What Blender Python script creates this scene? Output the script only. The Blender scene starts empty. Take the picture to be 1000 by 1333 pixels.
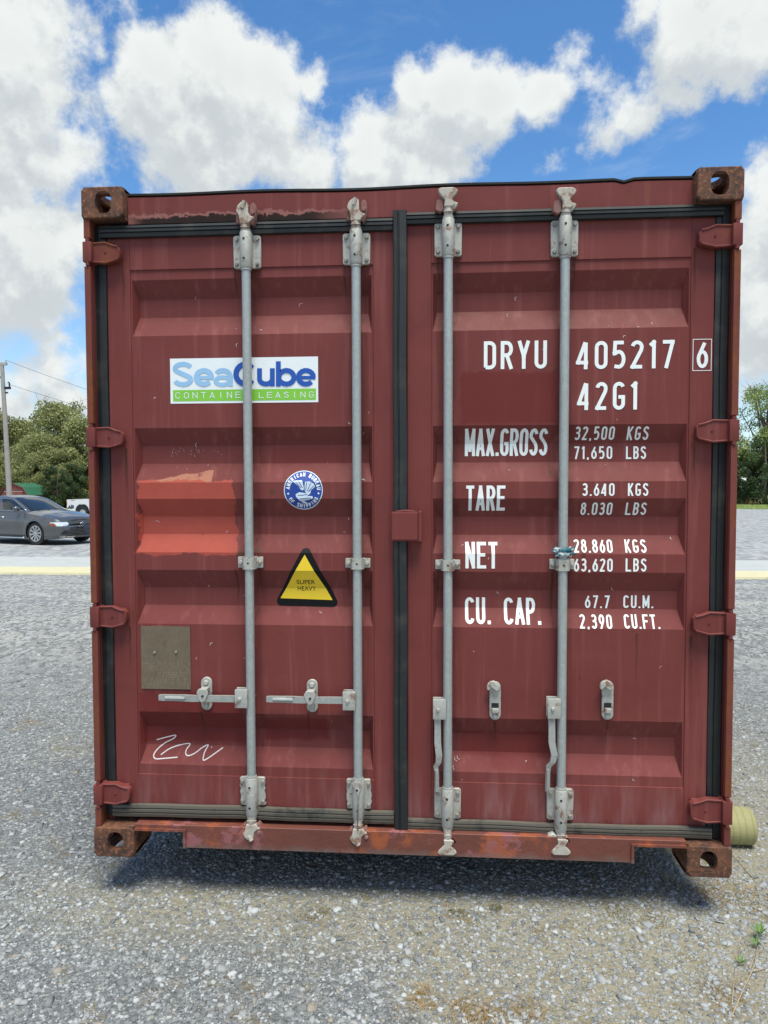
import bpy, bmesh, math, random
import numpy as np
from mathutils import Vector, Matrix
random.seed(7)
rng = np.random.default_rng(11)
R = math.radians
scene = bpy.context.scene
COL = scene.collection

# ------------------------------------------------------------------ camera
GAP = 0.165                      # the container stands on timbers this thick
CX, CY, CZ = 0.115, -2.652, 1.470 + GAP
YAW, PITCH, ROLL = R(3.98), R(-2.397), R(0.155)
F_PX = 924.0
RC = Matrix.Rotation(YAW, 3, 'Z') @ Matrix.Rotation(PITCH, 3, 'X') @ Matrix.Rotation(ROLL, 3, 'Y')
cam_d = bpy.data.cameras.new('camera'); cam = bpy.data.objects.new('camera', cam_d); COL.objects.link(cam)
cam.matrix_world = Matrix.Translation((CX, CY, CZ)) @ (RC @ Matrix.Rotation(R(90), 3, 'X')).to_4x4()
cam_d.sensor_fit = 'VERTICAL'; cam_d.sensor_height = 36; cam_d.lens = F_PX / 1333 * 36
cam_d.clip_end = 3000; cam_d.clip_start = 0.05
scene.camera = cam

def ray(px, py):
    return RC @ Vector(((px - 500) / F_PX, 1, (666.5 - py) / F_PX))
def face(px, py, d=0.0):
    """container coordinates (x, z) of what shows at px,py when it lies d metres behind the front plane"""
    r = ray(px, py); t = (d - CY) / r.y
    return CX + r.x * t, CZ - GAP + r.z * t
def gz(y):                       # the lot falls away very gently behind the container
    return -0.0108 * max(0.0, y - 1.0)
def ground_at(px, py):
    r = ray(px, py); t = 0.5
    for _ in range(60):
        y = CY + r.y * t
        t = (CZ - gz(y)) / -r.z if r.z < 0 else 100
    return Vector((CX + r.x * t, CY + r.y * t, gz(CY + r.y * t)))
def spot(px, d):                 # ground point at a given depth in the direction of column px
    r = ray(px, 640); t = (d + 0) / r.y
    y = CY + r.y * t
    return Vector((CX + r.x * t, y, gz(y)))

# ------------------------------------------------------------------ world, sun, exposure
SUN_EL, SUN_AZ = R(71), R(163)   # azimuth: direction towards the sun measured from +Y, clockwise
world = bpy.data.worlds.new('World'); scene.world = world; world.use_nodes = True
world.cycles.sampling_method = 'MANUAL'; world.cycles.sample_map_resolution = 256
sd = Vector((math.sin(SUN_AZ) * math.cos(SUN_EL), math.cos(SUN_AZ) * math.cos(SUN_EL), math.sin(SUN_EL)))
sun_d = bpy.data.lights.new('sun', 'SUN'); sun = bpy.data.objects.new('sun', sun_d); COL.objects.link(sun)
sun_d.energy = 2.7; sun_d.angle = R(28); sun_d.color = (1.0, 0.975, 0.85)
sun.rotation_euler = sd.to_track_quat('Z', 'Y').to_euler()
scene.view_settings.view_transform = 'Standard'; scene.view_settings.look = 'None'
scene.view_settings.exposure = 0.84; scene.view_settings.gamma = 1.0
scene.render.engine = 'CYCLES'
scene.cycles.max_bounces = 5; scene.cycles.diffuse_bounces = 3

class NT:
    """small helper round a node tree"""
    def __init__(s, tree): s.t = tree; s.n = tree.nodes; s.l = tree.links
    def _in(s, sock, v):
        if v is None: return
        if isinstance(v, bpy.types.NodeSocket): s.l.new(v, sock)
        else:
            try: sock.default_value = v
            except Exception: sock.default_value = (*v, 1) if len(v) == 3 else v
    def node(s, typ, ins=None, out=0, **props):
        nd = s.n.new(typ)
        for k, v in props.items(): setattr(nd, k, v)
        for k, v in (ins or {}).items(): s._in(nd.inputs[k], v)
        return nd.outputs[out]
    def m(s, op, a, b=None, c=None, clamp=False):
        nd = s.n.new('ShaderNodeMath'); nd.operation = op; nd.use_clamp = clamp
        for i, v in enumerate((a, b, c)):
            if v is not None: s._in(nd.inputs[i], v)
        return nd.outputs[0]
    def v(s, op, a, b=None, out=0):
        nd = s.n.new('ShaderNodeVectorMath'); nd.operation = op
        s._in(nd.inputs[0], a)
        if b is not None:
            if op == 'SCALE': s._in(nd.inputs[3], b)
            else: s._in(nd.inputs[1], b)
        return nd.outputs[out]
    def noise(s, co, scale, detail=4, rough=0.5, dist=0.0, col=False):
        return s.node('ShaderNodeTexNoise', {'Vector': co, 'Scale': scale, 'Detail': detail, 'Roughness': rough, 'Distortion': dist}, out=1 if col else 0)
    def vor(s, co, scale, out=0, feature='F1', rand=1.0):
        return s.node('ShaderNodeTexVoronoi', {'Vector': co, 'Scale': scale, 'Randomness': rand}, out=out, feature=feature)
    def ss(s, x, a, b):          # smoothstep a..b
        return s.node('ShaderNodeMapRange', {'Value': x, 'From Min': a, 'From Max': b}, interpolation_type='SMOOTHSTEP')
    def mix(s, f, a, b, blend='MIX'):
        nd = s.n.new('ShaderNodeMix'); nd.data_type = 'RGBA'; nd.blend_type = blend
        s._in(nd.inputs[0], f); s._in(nd.inputs[6], a); s._in(nd.inputs[7], b)
        return nd.outputs[2]
    def sep(s, v):
        nd = s.n.new('ShaderNodeSeparateXYZ'); s._in(nd.inputs[0], v); return nd.outputs
    def comb(s, x, y, z):
        return s.node('ShaderNodeCombineXYZ', {0: x, 1: y, 2: z})
    def bump(s, h, strength=0.3, dist=0.01, normal=None):
        i = {'Height': h, 'Strength': strength, 'Distance': dist}
        if normal is not None: i['Normal'] = normal
        return s.node('ShaderNodeBump', i)

def build_sky():
    T = NT(world.node_tree); bg = T.n['Background']
    co = T.node('ShaderNodeTexCoord', out=0)
    d = T.v('NORMALIZE', co)
    # cumulus field: blobs (direction, radius) roughened by noise; beyond the view noise continues the weather, unseen cloud increased to lower blue skylight
    B = [(20,60,92,1),(10,165,100,1),(80,130,46,.8),(60,220,60,.7),
         (222,112,52,1),(285,100,70,1),(345,115,62,1),(255,178,88,1),(340,180,66,.9),(396,112,34,.75),
         (545,122,34,.85),(598,130,56,1),(662,140,60,1),(715,138,40,.9),(590,188,48,.8),(470,205,64,.95),(400,212,54,.9),(525,185,50,.8),
         (830,152,42,.52),(882,135,34,.46),(798,188,34,.42),(745,88,36,.36),(795,118,28,.34),
         (925,28,66,1),(990,15,90,1),(855,15,40,.8),(968,70,36,.75),(727,212,28,.36),(245,15,45,.26),
         (40,470,70,.42),(80,505,60,.4),(10,520,60,.38),(30,335,72,.85),(92,320,42,.6),(0,390,85,.75),(1012,238,52,.9),(1040,265,80,.9),(1010,365,85,.85),(1005,430,70,.7)]
    def group(fine):
        g = bpy.data.node_groups.new('cloud_field', 'ShaderNodeTree')
        g.interface.new_socket(name='Dir', in_out='INPUT', socket_type='NodeSocketVector')
        g.interface.new_socket(name='Field', in_out='OUTPUT', socket_type='NodeSocketFloat')
        G = NT(g); gi = g.nodes.new('NodeGroupInput'); go = g.nodes.new('NodeGroupOutput')
        dd = gi.outputs[0]
        wn = G.noise(dd, 5.0, 2, 0.5, col=True)
        wd = G.v('ADD', dd, G.v('SCALE', G.v('SUBTRACT', wn, (0.5, 0.5, 0.5)), 0.085))
        acc = None
        for (px, py, r, s) in B:
            c = ray(px, py).normalized()
            ln = G.v('DISTANCE', wd, tuple(c), out=1)
            e = G.m('MULTIPLY_ADD', ln, -s / (r / 924 * 1.12), s)   # s at the centre, 0 at the rim
            acc = e if acc is None else G.node('ShaderNodeMath', {0: acc, 1: e, 2: 0.16}, operation='SMOOTH_MAX')
        fwd = ray(500, 350).normalized()
        dt = G.v('DOT_PRODUCT', dd, tuple(fwd), out=1)
        away = G.ss(dt, 0.76, 0.62)
        gen = G.m('MULTIPLY_ADD', G.noise(dd, 2.6, 2, 0.5), 3.4, -1.6)
        gen = G.m('MULTIPLY', gen, away)
        gen = G.m('ADD', gen, G.m('MULTIPLY', G.m('SUBTRACT', 1.0, away), -0.6))
        acc = G.m('MAXIMUM', acc, gen)
        n1 = G.noise(dd, 7.0, 9 if fine else 3, 0.66)
        f = G.m('ADD', acc, G.m('MULTIPLY_ADD', n1, 2.2, -1.1))
        G.l.new(f, go.inputs[0])
        return g
    ga, gb = group(True), group(False)
    def fld(vec, g):
        nd = T.n.new('ShaderNodeGroup'); nd.node_tree = g; T.l.new(vec, nd.inputs[0]); return nd.outputs[0]
    f0 = fld(d, ga); fb = fld(d, gb)
    f1 = fld(T.v('NORMALIZE', T.v('ADD', d, (0.012, -0.01, 0.055))), gb)
    cover = T.ss(f0, 0.05, 0.44)
    sky = T.node('ShaderNodeTexSky', sky_type='NISHITA')
    skn = sky.node; skn.sun_disc = False; skn.sun_elevation = SUN_EL; skn.sun_rotation = SUN_AZ
    skn.air_density = 1.0; skn.dust_density = 0.35; skn.ozone_density = 2.2; skn.altitude = 200
    z = T.sep(d)[2]
    skyc = T.node('ShaderNodeHueSaturation', {'Hue': 0.500, 'Saturation': 1.25, 'Value': 1.60, 'Color': sky})
    hz = T.ss(z, 0.30, -0.02)
    skyc = T.mix(T.m('MULTIPLY', hz, 0.55), skyc, (5.0, 6.6, 8.0, 1))
    # thin parts are bluish, thick bodies white with grey undersides
    up2 = T.v('ADD', d, (0.004, -0.003, 0.016))
    relief = T.m('SUBTRACT', T.noise(d, 13.0, 5, 0.62), T.noise(up2, 13.0, 5, 0.62))
    lit = T.ss(T.m('ADD', T.m('SUBTRACT', fb, f1), T.m('MULTIPLY', relief, 2.4)), -0.42, 0.45)
    thick = T.ss(f0, 0.15, 1.15)
    white = T.mix(lit, (5.3, 5.75, 6.0, 1), (7.6, 7.85, 7.7, 1))
    grey = T.mix(T.noise(d, 9.0, 5, 0.55), (4.0, 4.4, 4.75, 1), (6.2, 6.5, 6.6, 1))
    cc = T.mix(T.m('MULTIPLY', thick, T.m('MULTIPLY_ADD', lit, -0.70, 1.0)), white, grey)
    thin = T.m('MULTIPLY', T.ss(T.noise(T.v('MULTIPLY', d, (1, 1, 3.0)), 4.0, 7, 0.6, 0.4), 0.55, 0.85), 0.35)
    base = T.mix(thin, skyc, (6.8, 7.4, 8.0, 1))
    below = T.ss(z, 0.0, -0.03)
    colr = T.mix(cover, base, cc)
    colr = T.mix(below, colr, (2.5, 2.6, 2.6, 1))
    T.l.new(colr, bg.inputs[0]); bg.inputs[1].default_value = 0.066
build_sky()

# ------------------------------------------------------------------ mesh helpers
class MB:
    def __init__(s): s.v = []; s.f = []; s.mi = []; s.cur = 0
    def add(s, vs, fs):
        o = len(s.v); s.v += [tuple(p) for p in vs]
        for f in fs: s.f.append(tuple(i + o for i in f)); s.mi.append(s.cur)
        return s
    def box(s, x0, x1, y0, y1, z0, z1, bev=0.0):
        if x0 > x1: x0, x1 = x1, x0
        if y0 > y1: y0, y1 = y1, y0
        if z0 > z1: z0, z1 = z1, z0
        b = min(bev, (x1-x0)/2.01, (y1-y0)/2.01, (z1-z0)/2.01)
        if b <= 0:
            return s.add([(x, y, z) for z in (z0, z1) for y in (y0, y1) for x in (x0, x1)],
                         [(0,2,3,1),(4,5,7,6),(0,1,5,4),(2,6,7,3),(0,4,6,2),(1,3,7,5)])
        bm = bmesh.new(); bmesh.ops.create_cube(bm, size=1)
        for v in bm.verts: v.co = ((x0+x1)/2 + v.co.x*(x1-x0), (y0+y1)/2 + v.co.y*(y1-y0), (z0+z1)/2 + v.co.z*(z1-z0))
        bmesh.ops.bevel(bm, geom=bm.edges[:], offset=b, segments=2, affect='EDGES', profile=0.6)
        return s.bm(bm)
    def bm(s, bm):
        bm.verts.ensure_lookup_table(); bm.verts.index_update()
        s.add([v.co[:] for v in bm.verts], [[v.index for v in f.verts] for f in bm.faces]); bm.free(); return s
    def quad(s, a, b, c, d): return s.add([a, b, c, d], [(0,1,2,3)])
    def tube(s, pts, rad, n=12, caps=True):
        """swept tube through pts; rad a number or one per point"""
        pts = [Vector(p) for p in pts]; rs = rad if hasattr(rad, '__len__') else [rad]*len(pts)
        vs = []; prev = None
        for i, p in enumerate(pts):
            t = (pts[min(i+1, len(pts)-1)] - pts[max(i-1, 0)]).normalized()
            if prev is None:
                u = t.orthogonal().normalized()
            else:
                u = (prev - t * prev.dot(t)).normalized()
            prev = u; w = t.cross(u)
            for k in range(n):
                a = 2*math.pi*k/n
                vs.append(p + (u*math.cos(a) + w*math.sin(a)) * rs[i])
        fs = []
        for i in range(len(pts)-1):
            for k in range(n):
                a, b = i*n+k, i*n+(k+1) % n
                fs.append((a, b, b+n, a+n))
        if caps:
            fs.append(tuple(range(n-1, -1, -1))); o = (len(pts)-1)*n; fs.append(tuple(range(o, o+n)))
        return s.add(vs, fs)
    def lathe(s, cx, cz, prof, n=36):
        """profile of (y, radius) turned about an axis along y"""
        vs = [(cx+r*math.cos(2*math.pi*k/n), y, cz+r*math.sin(2*math.pi*k/n)) for y, r in prof for k in range(n)]
        return s.add(vs, [(i*n+k, i*n+(k+1) % n, (i+1)*n+(k+1) % n, (i+1)*n+k) for i in range(len(prof)-1) for k in range(n)])
    def prism(s, poly, y0, y1, bev=0):
        """outline in (x, z) extruded from y0 (front) to y1"""
        bm = bmesh.new(); vs = [bm.verts.new((x, y0, z)) for x, z in poly]
        f = bm.faces.new(vs)
        r = bmesh.ops.extrude_face_region(bm, geom=[f])
        for v in [g for g in r['geom'] if isinstance(g, bmesh.types.BMVert)]: v.co.y = y1
        bmesh.ops.recalc_face_normals(bm, faces=bm.faces[:])
        if bev > 0: bmesh.ops.bevel(bm, geom=bm.edges[:], offset=bev, segments=1, affect='EDGES')
        return s.bm(bm)
    def done(s, name, mats, parent=None, smooth=False, loc=None, angle=None):
        me = bpy.data.meshes.new(name); me.from_pydata(s.v, [], s.f); me.update()
        if not isinstance(mats, (list, tuple)): mats = [mats]
        for m in mats: me.materials.append(m)
        me.polygons.foreach_set('material_index', s.mi)
        if smooth:
            me.polygons.foreach_set('use_smooth', [True]*len(me.polygons))
            if angle: me.set_sharp_from_angle(angle=R(angle))
        o = bpy.data.objects.new(name, me); COL.objects.link(o)
        if parent: o.parent = parent
        if loc is not None: o.location = loc
        return o

def npmesh(name, V, Fc, mat, parent=None, smooth=False, color=None):
    me = bpy.data.meshes.new(name); V = np.asarray(V, np.float32); Fc = np.asarray(Fc, np.int32); k = Fc.shape[1]
    me.vertices.add(len(V)); me.vertices.foreach_set('co', V.ravel())
    me.loops.add(Fc.size); me.loops.foreach_set('vertex_index', Fc.ravel())
    me.polygons.add(len(Fc)); me.polygons.foreach_set('loop_start', np.arange(0, Fc.size, k, dtype=np.int32))
    me.polygons.foreach_set('loop_total', np.full(len(Fc), k, np.int32))
    if smooth: me.polygons.foreach_set('use_smooth', np.ones(len(Fc), bool))
    me.update(calc_edges=True)
    if color is not None:
        a = me.attributes.new('tone', 'FLOAT', 'POINT'); a.data.foreach_set('value', np.asarray(color, np.float32))
    for m in (mat if isinstance(mat, (list, tuple)) else [mat]): me.materials.append(m)
    o = bpy.data.objects.new(name, me); COL.objects.link(o)
    if parent: o.parent = parent
    return o
def tag(o, label=None, cat=None, group=None, kind=None):
    if label: o['label'] = label
    if cat: o['category'] = cat
    if group: o['group'] = group
    if kind: o['kind'] = kind
    return o
def empty(name, loc=(0,0,0), rz=0, parent=None):
    o = bpy.data.objects.new(name, None); COL.objects.link(o); o.location = loc; o.rotation_euler = (0, 0, rz); o.empty_display_size = 0.2
    if parent: o.parent = parent
    return o

# ------------------------------------------------------------------ materials
def mat(name, fn, **kw):
    m = bpy.data.materials.new(name); m.use_nodes = True
    T = NT(m.node_tree); p = T.n['Principled BSDF']
    for k, v in kw.items(): T._in(p.inputs[k.replace('_', ' ')], v)
    T.p = p; T.co = T.node('ShaderNodeTexCoord', out=3)
    if fn: fn(T, p)
    return m
def setc(T, p, c): T.l.new(c, p.inputs['Base Color'])
def simple(name, c, rough=0.6, metal=0.0, var=0.15, scale=8.0, bump=0.0, **kw):
    def fn(T, p):
        n = T.noise(T.co, scale, 5, 0.6)
        setc(T, p, T.mix(n, tuple(x*(1-var) for x in c)+(1,), tuple(min(1, x*(1+var)) for x in c)+(1,)))
        if bump: T.l.new(T.bump(T.noise(T.co, scale*6, 4, 0.6), bump, 0.004), p.inputs['Normal'])
    return mat(name, fn, Roughness=rough, Metallic=metal, **kw)

def rect_mask(T, xyz, x0, x1, z0, z1, wob=0.006, soft=0.003, freq=30.0):
    n = T.noise(T.co, freq, 4, 0.65, col=True); ns = T.sep(n)
    x = T.m('ADD', xyz[0], T.m('MULTIPLY_ADD', ns[0], wob*4, -wob*2)); z = T.m('ADD', xyz[2], T.m('MULTIPLY_ADD', ns[1], wob*4, -wob*2))
    a = T.ss(x, x0-soft, x0+soft); b = T.ss(x, x1+soft, x1-soft); c = T.ss(z, z0-soft, z0+soft); d = T.ss(z, z1+soft, z1-soft)
    return T.m('MULTIPLY', T.m('MULTIPLY', a, b), T.m('MULTIPLY', c, d))

D_FR, D_PN, D_IN = 0.060, 0.065, 0.101       # door frame, panel crest, panel recess depths
def pr(px0, py0, px1, py1, d=D_PN):            # rectangle on the doors from photo marks
    xa, za = face(px0, py1, d); xb, zb = face(px1, py0, d); return xa, xb, za, zb

RODX = []; RUNS = []
def paint_fn(base, repaint=(), salmon=False, spots=(), rusty=0.0, low=0.0):
    def fn(T, p):
        xyz = T.sep(T.co)
        n = T.noise(T.co, 2.2, 6, 0.6)
        c = T.mix(n, tuple(x*0.86 for x in base)+(1,), tuple(x*1.12 for x in base)+(1,))
        # chalky vertical run marks and fine fading
        st = T.noise(T.v('MULTIPLY', T.co, (28, 28, 1.3)), 1.0, 6, 0.62)
        blot = T.noise(T.v('MULTIPLY', T.co, (1.6, 1, 2.4)), 1.7, 7, 0.68)
        c = T.mix(T.m('MULTIPLY', T.ss(blot, 0.50, 0.72), 0.42), c, tuple(x*0.70 for x in base)+(1,))
        c = T.mix(T.m('MULTIPLY', T.ss(blot, 0.46, 0.30), 0.30), c, (base[0]*1.28, base[1]*1.5, base[2]*1.5, 1))
        c = T.mix(T.m('MULTIPLY', T.ss(st, 0.50, 0.74), 0.40), c, tuple(min(1, x*1.5+0.035) for x in base)+(1,))
        fine = T.noise(T.co, 60, 5, 0.7)
        c = T.mix(T.m('MULTIPLY', T.ss(fine, 0.58, 0.75), 0.18), c, tuple(x*1.35+0.02 for x in base)+(1,))
        for r in repaint:
            m = rect_mask(T, xyz, *r[:4], wob=0.010, soft=0.010, freq=16.0)
            c = T.mix(T.m('MULTIPLY', m, r[4]), c, (0.135, 0.018, 0.017, 1))
        if salmon:
            xs0, zs0 = face(186, 627, D_PN); xs1, zs1 = face(276, 612, D_PN)
            zl_ = T.m('MULTIPLY_ADD', T.m('SUBTRACT', xyz[0], xs0), (zs1-zs0)/(xs1-xs0), zs0)
            nz_ = T.m('MULTIPLY_ADD', T.noise(T.co, 12, 5, .65), .03, -.015)
            m2 = T.m('MULTIPLY', T.ss(T.m('SUBTRACT', T.m('ADD', xyz[2], nz_), zl_), .002, -.003), T.m('MULTIPLY', T.ss(xyz[2], zs0-.02, zs0-.012), T.m('MULTIPLY', T.ss(xyz[0], xs0, xs0+.02), T.ss(T.m('ADD', xyz[0], nz_), xs1+.003, xs1-.003))))
            c = T.mix(T.m('MULTIPLY', m2, T.ss(T.noise(T.co, 22, 4, .6), .28, .42)), c, (0.38, 0.155, 0.10, 1))
            xa, xb, za, zb = pr(179, 626, 306, 722)
            m3 = rect_mask(T, xyz, xa, xb, za, zb, wob=0.020, soft=0.003, freq=13.0)
            sal = T.mix(T.noise(T.co, 14, 5, .6), (0.33, 0.060, 0.042, 1), (0.41, 0.085, 0.060, 1))
            c = T.mix(T.m('MULTIPLY', m3, T.m('MULTIPLY_ADD', T.ss(T.noise(T.v('MULTIPLY', T.co, (40, 40, 9)), 1, 4, .6), .62, .75), -0.35, 1.0)), c, sal)
        for rx_ in (RODX or []):
            near = T.ss(T.m('ABSOLUTE', T.m('ADD', T.m('SUBTRACT', xyz[0], rx_), T.m('MULTIPLY_ADD', T.noise(T.co, 7, 4, .6), .05, -.02))), .055, .012)
            c = T.mix(T.m('MULTIPLY', T.m('MULTIPLY', near, T.ss(T.noise(T.v('MULTIPLY', T.co, (30, 30, 2.2)), 1, 6, .65), .36, .56)), .55), c, tuple(x*.42 for x in base)+(1,))
        for (ux, uz, uw, ul) in RUNS:
            m_ = T.m('MULTIPLY', T.ss(T.m('ABSOLUTE', T.m('SUBTRACT', xyz[0], T.m('MULTIPLY_ADD', T.noise(T.v('MULTIPLY', T.co, (1, 1, 3)), 6, 3, .5), .012, ux-.006))), uw*1.5, uw*.4), T.m('MULTIPLY', T.ss(xyz[2], uz-ul, uz), T.ss(xyz[2], uz+.004, uz)))
            c = T.mix(T.m('MULTIPLY', m_, T.m('MULTIPLY', T.ss(T.noise(T.v('MULTIPLY', T.co, (60, 60, 5)), 1, 5, .65), .30, .52), .85)), c, (0.060, 0.020, 0.011, 1))
        # small scratches and chips
        ch = T.vor(T.v('ADD', T.v('MULTIPLY', T.co, (1, 1, 0.55)), T.v('SCALE', T.noise(T.co, 30, 2, .5, col=True), 0.03)), 13.0)
        chm = T.m('MULTIPLY', T.ss(ch, 0.075, 0.045), T.ss(T.noise(T.co, 3.3, 3, .6), 0.56, 0.62))
        c = T.mix(T.m('MULTIPLY', chm, 0.75), c, (0.085, 0.028, 0.016, 1))
        wt = T.vor(T.v('MULTIPLY', T.co, (1.0, 1, 0.4)), 17.0)
        wtm = T.m('MULTIPLY', T.ss(wt, 0.055, 0.03), T.ss(T.noise(T.v('ADD', T.co, (5, 5, 5)), 4, 3, .6), 0.6, 0.66))
        c = T.mix(T.m('MULTIPLY', wtm, 0.6), c, (0.45, 0.33, 0.31, 1))
        for (sx, sz, r, k) in spots:
            dd = T.v('DISTANCE', T.v('ADD', T.v('MULTIPLY', T.co, (1, 0, 1)), T.v('SCALE', T.v('SUBTRACT', T.noise(T.co, 45, 4, .7, col=True), (.5, .5, .5)), r*2.2)), (sx, 0, sz), out=1)
            c = T.mix(T.m('MULTIPLY', T.ss(dd, r, r*0.45), k), c, (0.095, 0.045, 0.028, 1))
        if low:
            # dusty band along the foot
            lowm = T.m('MULTIPLY', T.ss(xyz[2], 0.42, 0.16), T.m('MULTIPLY', T.ss(T.noise(T.v('MULTIPLY', T.co, (18, 18, 3)), 1, 5, .6), .4, .7), low))
            c = T.mix(lowm, c, (0.30, 0.17, 0.17, 1))
        if rusty:
            rn = T.noise(T.v('MULTIPLY', T.co, (9, 9, 4)), 1.0, 7, 0.66)
            rm = T.ss(rn, 0.60-rusty*0.28, 0.72-rusty*0.2)
            rc = T.mix(T.noise(T.co, 35, 5, .7), (0.070, 0.030, 0.018, 1), (0.30, 0.085, 0.035, 1))
            c = T.mix(rm, c, rc)
        setc(T, p, c)
        p.inputs['Specular IOR Level'].default_value = 0.2
        T.l.new(T.m('MULTIPLY_ADD', T.noise(T.co, 12, 4, .6), 0.25, 0.45), p.inputs['Roughness'])
        h = T.m('ADD', T.m('MULTIPLY', T.noise(T.co, 3.0, 3, .5), 1.0), T.m('MULTIPLY', T.noise(T.co, 140, 3, .6), 0.05))
        T.l.new(T.bump(h, 0.25, 0.012), p.inputs['Normal'])
    return fn
MAROON = (0.174, 0.042, 0.038)
def bx(a, k): return (*pr(*a), k)
M = {}
RODX = [(face(*a, .03)[0]+face(*b, .03)[0])/2 + .012 for a, b in (((319.5, 340), (328.5, 1010)), ((463, 340), (467, 1010)))]
RUNS = [(*face(px, py, D_PN), w, l) for px, py, w, l in ((262, 926, .004, .16), (400, 929, .004, .14), (203, 850, .003, .10), (307, 742, .004, .20), (338, 742, .003, .12), (453, 742, .003, .14), (161, 345, .006, .25), (165, 584, .006, .30), (170, 816, .005, .22), (306, 350, .004, .16), (449, 346, .004, .2))]
M['door_l'] = mat('maroon_paint_patched', paint_fn(MAROON, [bx((183, 903, 317, 968), .75), bx((352, 583, 452, 604), .45), bx((342, 936, 425, 966), .8), bx((250, 928, 290, 972), .35)], True,
      [(*face(355, 641, D_PN), .018, .7), (*face(313, 720, D_PN), .02, .8), (*face(335, 716, D_PN), .022, .75), (*face(213, 425, D_IN), .005, .7), (*face(338, 438, D_PN), .006, .7), (*face(285, 852, D_PN), .007, .6)], low=0.35))
RODX = [(face(*a, .03)[0]+face(*b, .03)[0])/2 + .012 for a, b in (((584, 330), (582.5, 1020)), ((735.5, 330), (731, 1020)))]
RUNS = [(*face(px, py, D_PN), w, l) for px, py, w, l in ((645, 940, .004, .12), (792, 939, .004, .15), (570, 744, .003, .2), (720, 745, .005, .3), (904, 324, .006, .3), (902, 577, .007, .3), (899, 828, .006, .3), (829, 826, .004, .24), (760, 716, .006, .06), (535, 706, .006, .14), (571, 334, .004, .16), (748, 334, .004, .16))]
M['door_r'] = mat('maroon_paint', paint_fn(MAROON, [bx((600, 484, 727, 552), .75), bx((600, 958, 728, 986), .7), bx((640, 985, 700, 1003), .4)], False,
      [(*face(716, 615, D_IN), .012, .75), (*face(775, 712, D_PN), .028, .3), (*face(825, 822, D_PN), .009, .6), (*face(829, 830, D_PN), .007, .5)], low=0.45))
RODX = []; RUNS = []
M['paint'] = mat('maroon_steel_paint', paint_fn(MAROON, rusty=0.12))
M['hinge'] = mat('maroon_hinge_paint', paint_fn(tuple(x*0.92 for x in MAROON), rusty=0.25))
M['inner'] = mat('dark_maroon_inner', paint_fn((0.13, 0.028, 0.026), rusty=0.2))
M['post'] = mat('rusted_post_paint', paint_fn((0.17, 0.046, 0.038), rusty=0.62))
def sill_fn(T, p):
    xyz = T.sep(T.co)
    n = T.noise(T.v('MULTIPLY', T.co, (3.5, 3.5, 6)), 1, 6, .6)
    c = T.mix(n, (0.085, 0.028, 0.020, 1), (0.215, 0.062, 0.043, 1))
    c = T.mix(T.ss(T.noise(T.v('ADD', T.co, (3, 0, 0)), 5.5, 6, .68), .56, .62), c, (0.27, 0.095, 0.098, 1))
    c = T.mix(T.m('MULTIPLY', T.ss(T.noise(T.v('ADD', T.co, (9, 0, 2)), 4.2, 5, .65), .51, .60), .85), c, (0.34, 0.085, 0.028, 1))
    dirt = T.m('MULTIPLY', T.ss(T.m('ADD', xyz[2], T.m('MULTIPLY', T.noise(T.co, 16, 4, .6), 0.05)), 0.095, 0.050), 0.8)
    c = T.mix(dirt, c, (0.15, 0.12, 0.105, 1))
    c = T.mix(T.m('MULTIPLY', T.ss(T.noise(T.co, 24, 5, .7), .62, .7), .6), c, (0.10, 0.035, 0.025, 1))
    setc(T, p, c); T.l.new(T.bump(T.noise(T.co, 40, 5, .65), .35, .006), p.inputs['Normal'])
M['sill'] = mat('weathered_sill_paint', sill_fn, Roughness=0.62)
def header_fn(T, p):
    paint_fn(MAROON, rusty=0.02)(T, p)
    base = p.inputs['Base Color'].links[0].from_socket
    xyz = T.sep(T.co)
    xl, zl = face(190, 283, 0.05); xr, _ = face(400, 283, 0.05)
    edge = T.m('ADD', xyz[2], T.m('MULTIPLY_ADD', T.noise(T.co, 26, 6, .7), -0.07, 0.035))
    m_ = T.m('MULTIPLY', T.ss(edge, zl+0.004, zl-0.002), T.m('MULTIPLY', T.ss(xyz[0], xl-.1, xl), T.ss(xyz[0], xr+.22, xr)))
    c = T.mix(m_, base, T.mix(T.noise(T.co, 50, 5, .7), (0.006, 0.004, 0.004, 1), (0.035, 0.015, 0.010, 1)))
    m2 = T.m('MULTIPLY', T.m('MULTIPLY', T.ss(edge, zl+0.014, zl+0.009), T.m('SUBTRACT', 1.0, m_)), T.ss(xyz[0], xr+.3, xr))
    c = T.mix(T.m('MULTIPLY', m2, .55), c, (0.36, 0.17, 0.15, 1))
    setc(T, p, c)
M['header'] = mat('header_paint', header_fn)
def rust_fn(T, p):
    n = T.noise(T.co, 14, 7, .65); n2 = T.noise(T.co, 60, 6, .7)
    c = T.mix(T.ss(n, .38, .62), (0.055, 0.028, 0.020, 1), (0.15, 0.060, 0.032, 1))
    c = T.mix(T.m('MULTIPLY', T.ss(n2, .50, .64), .8), c, (0.30, 0.115, 0.05, 1))
    c = T.mix(T.m('MULTIPLY', T.ss(T.noise(T.v('ADD', T.co, (4, 4, 4)), 22, 5, .7), .6, .7), .6), c, (0.17, 0.05, 0.035, 1))
    setc(T, p, c); T.l.new(T.bump(n2, .55, .006), p.inputs['Normal'])
M['rust'] = mat('rusted_steel', rust_fn, Roughness=0.82)
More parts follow.
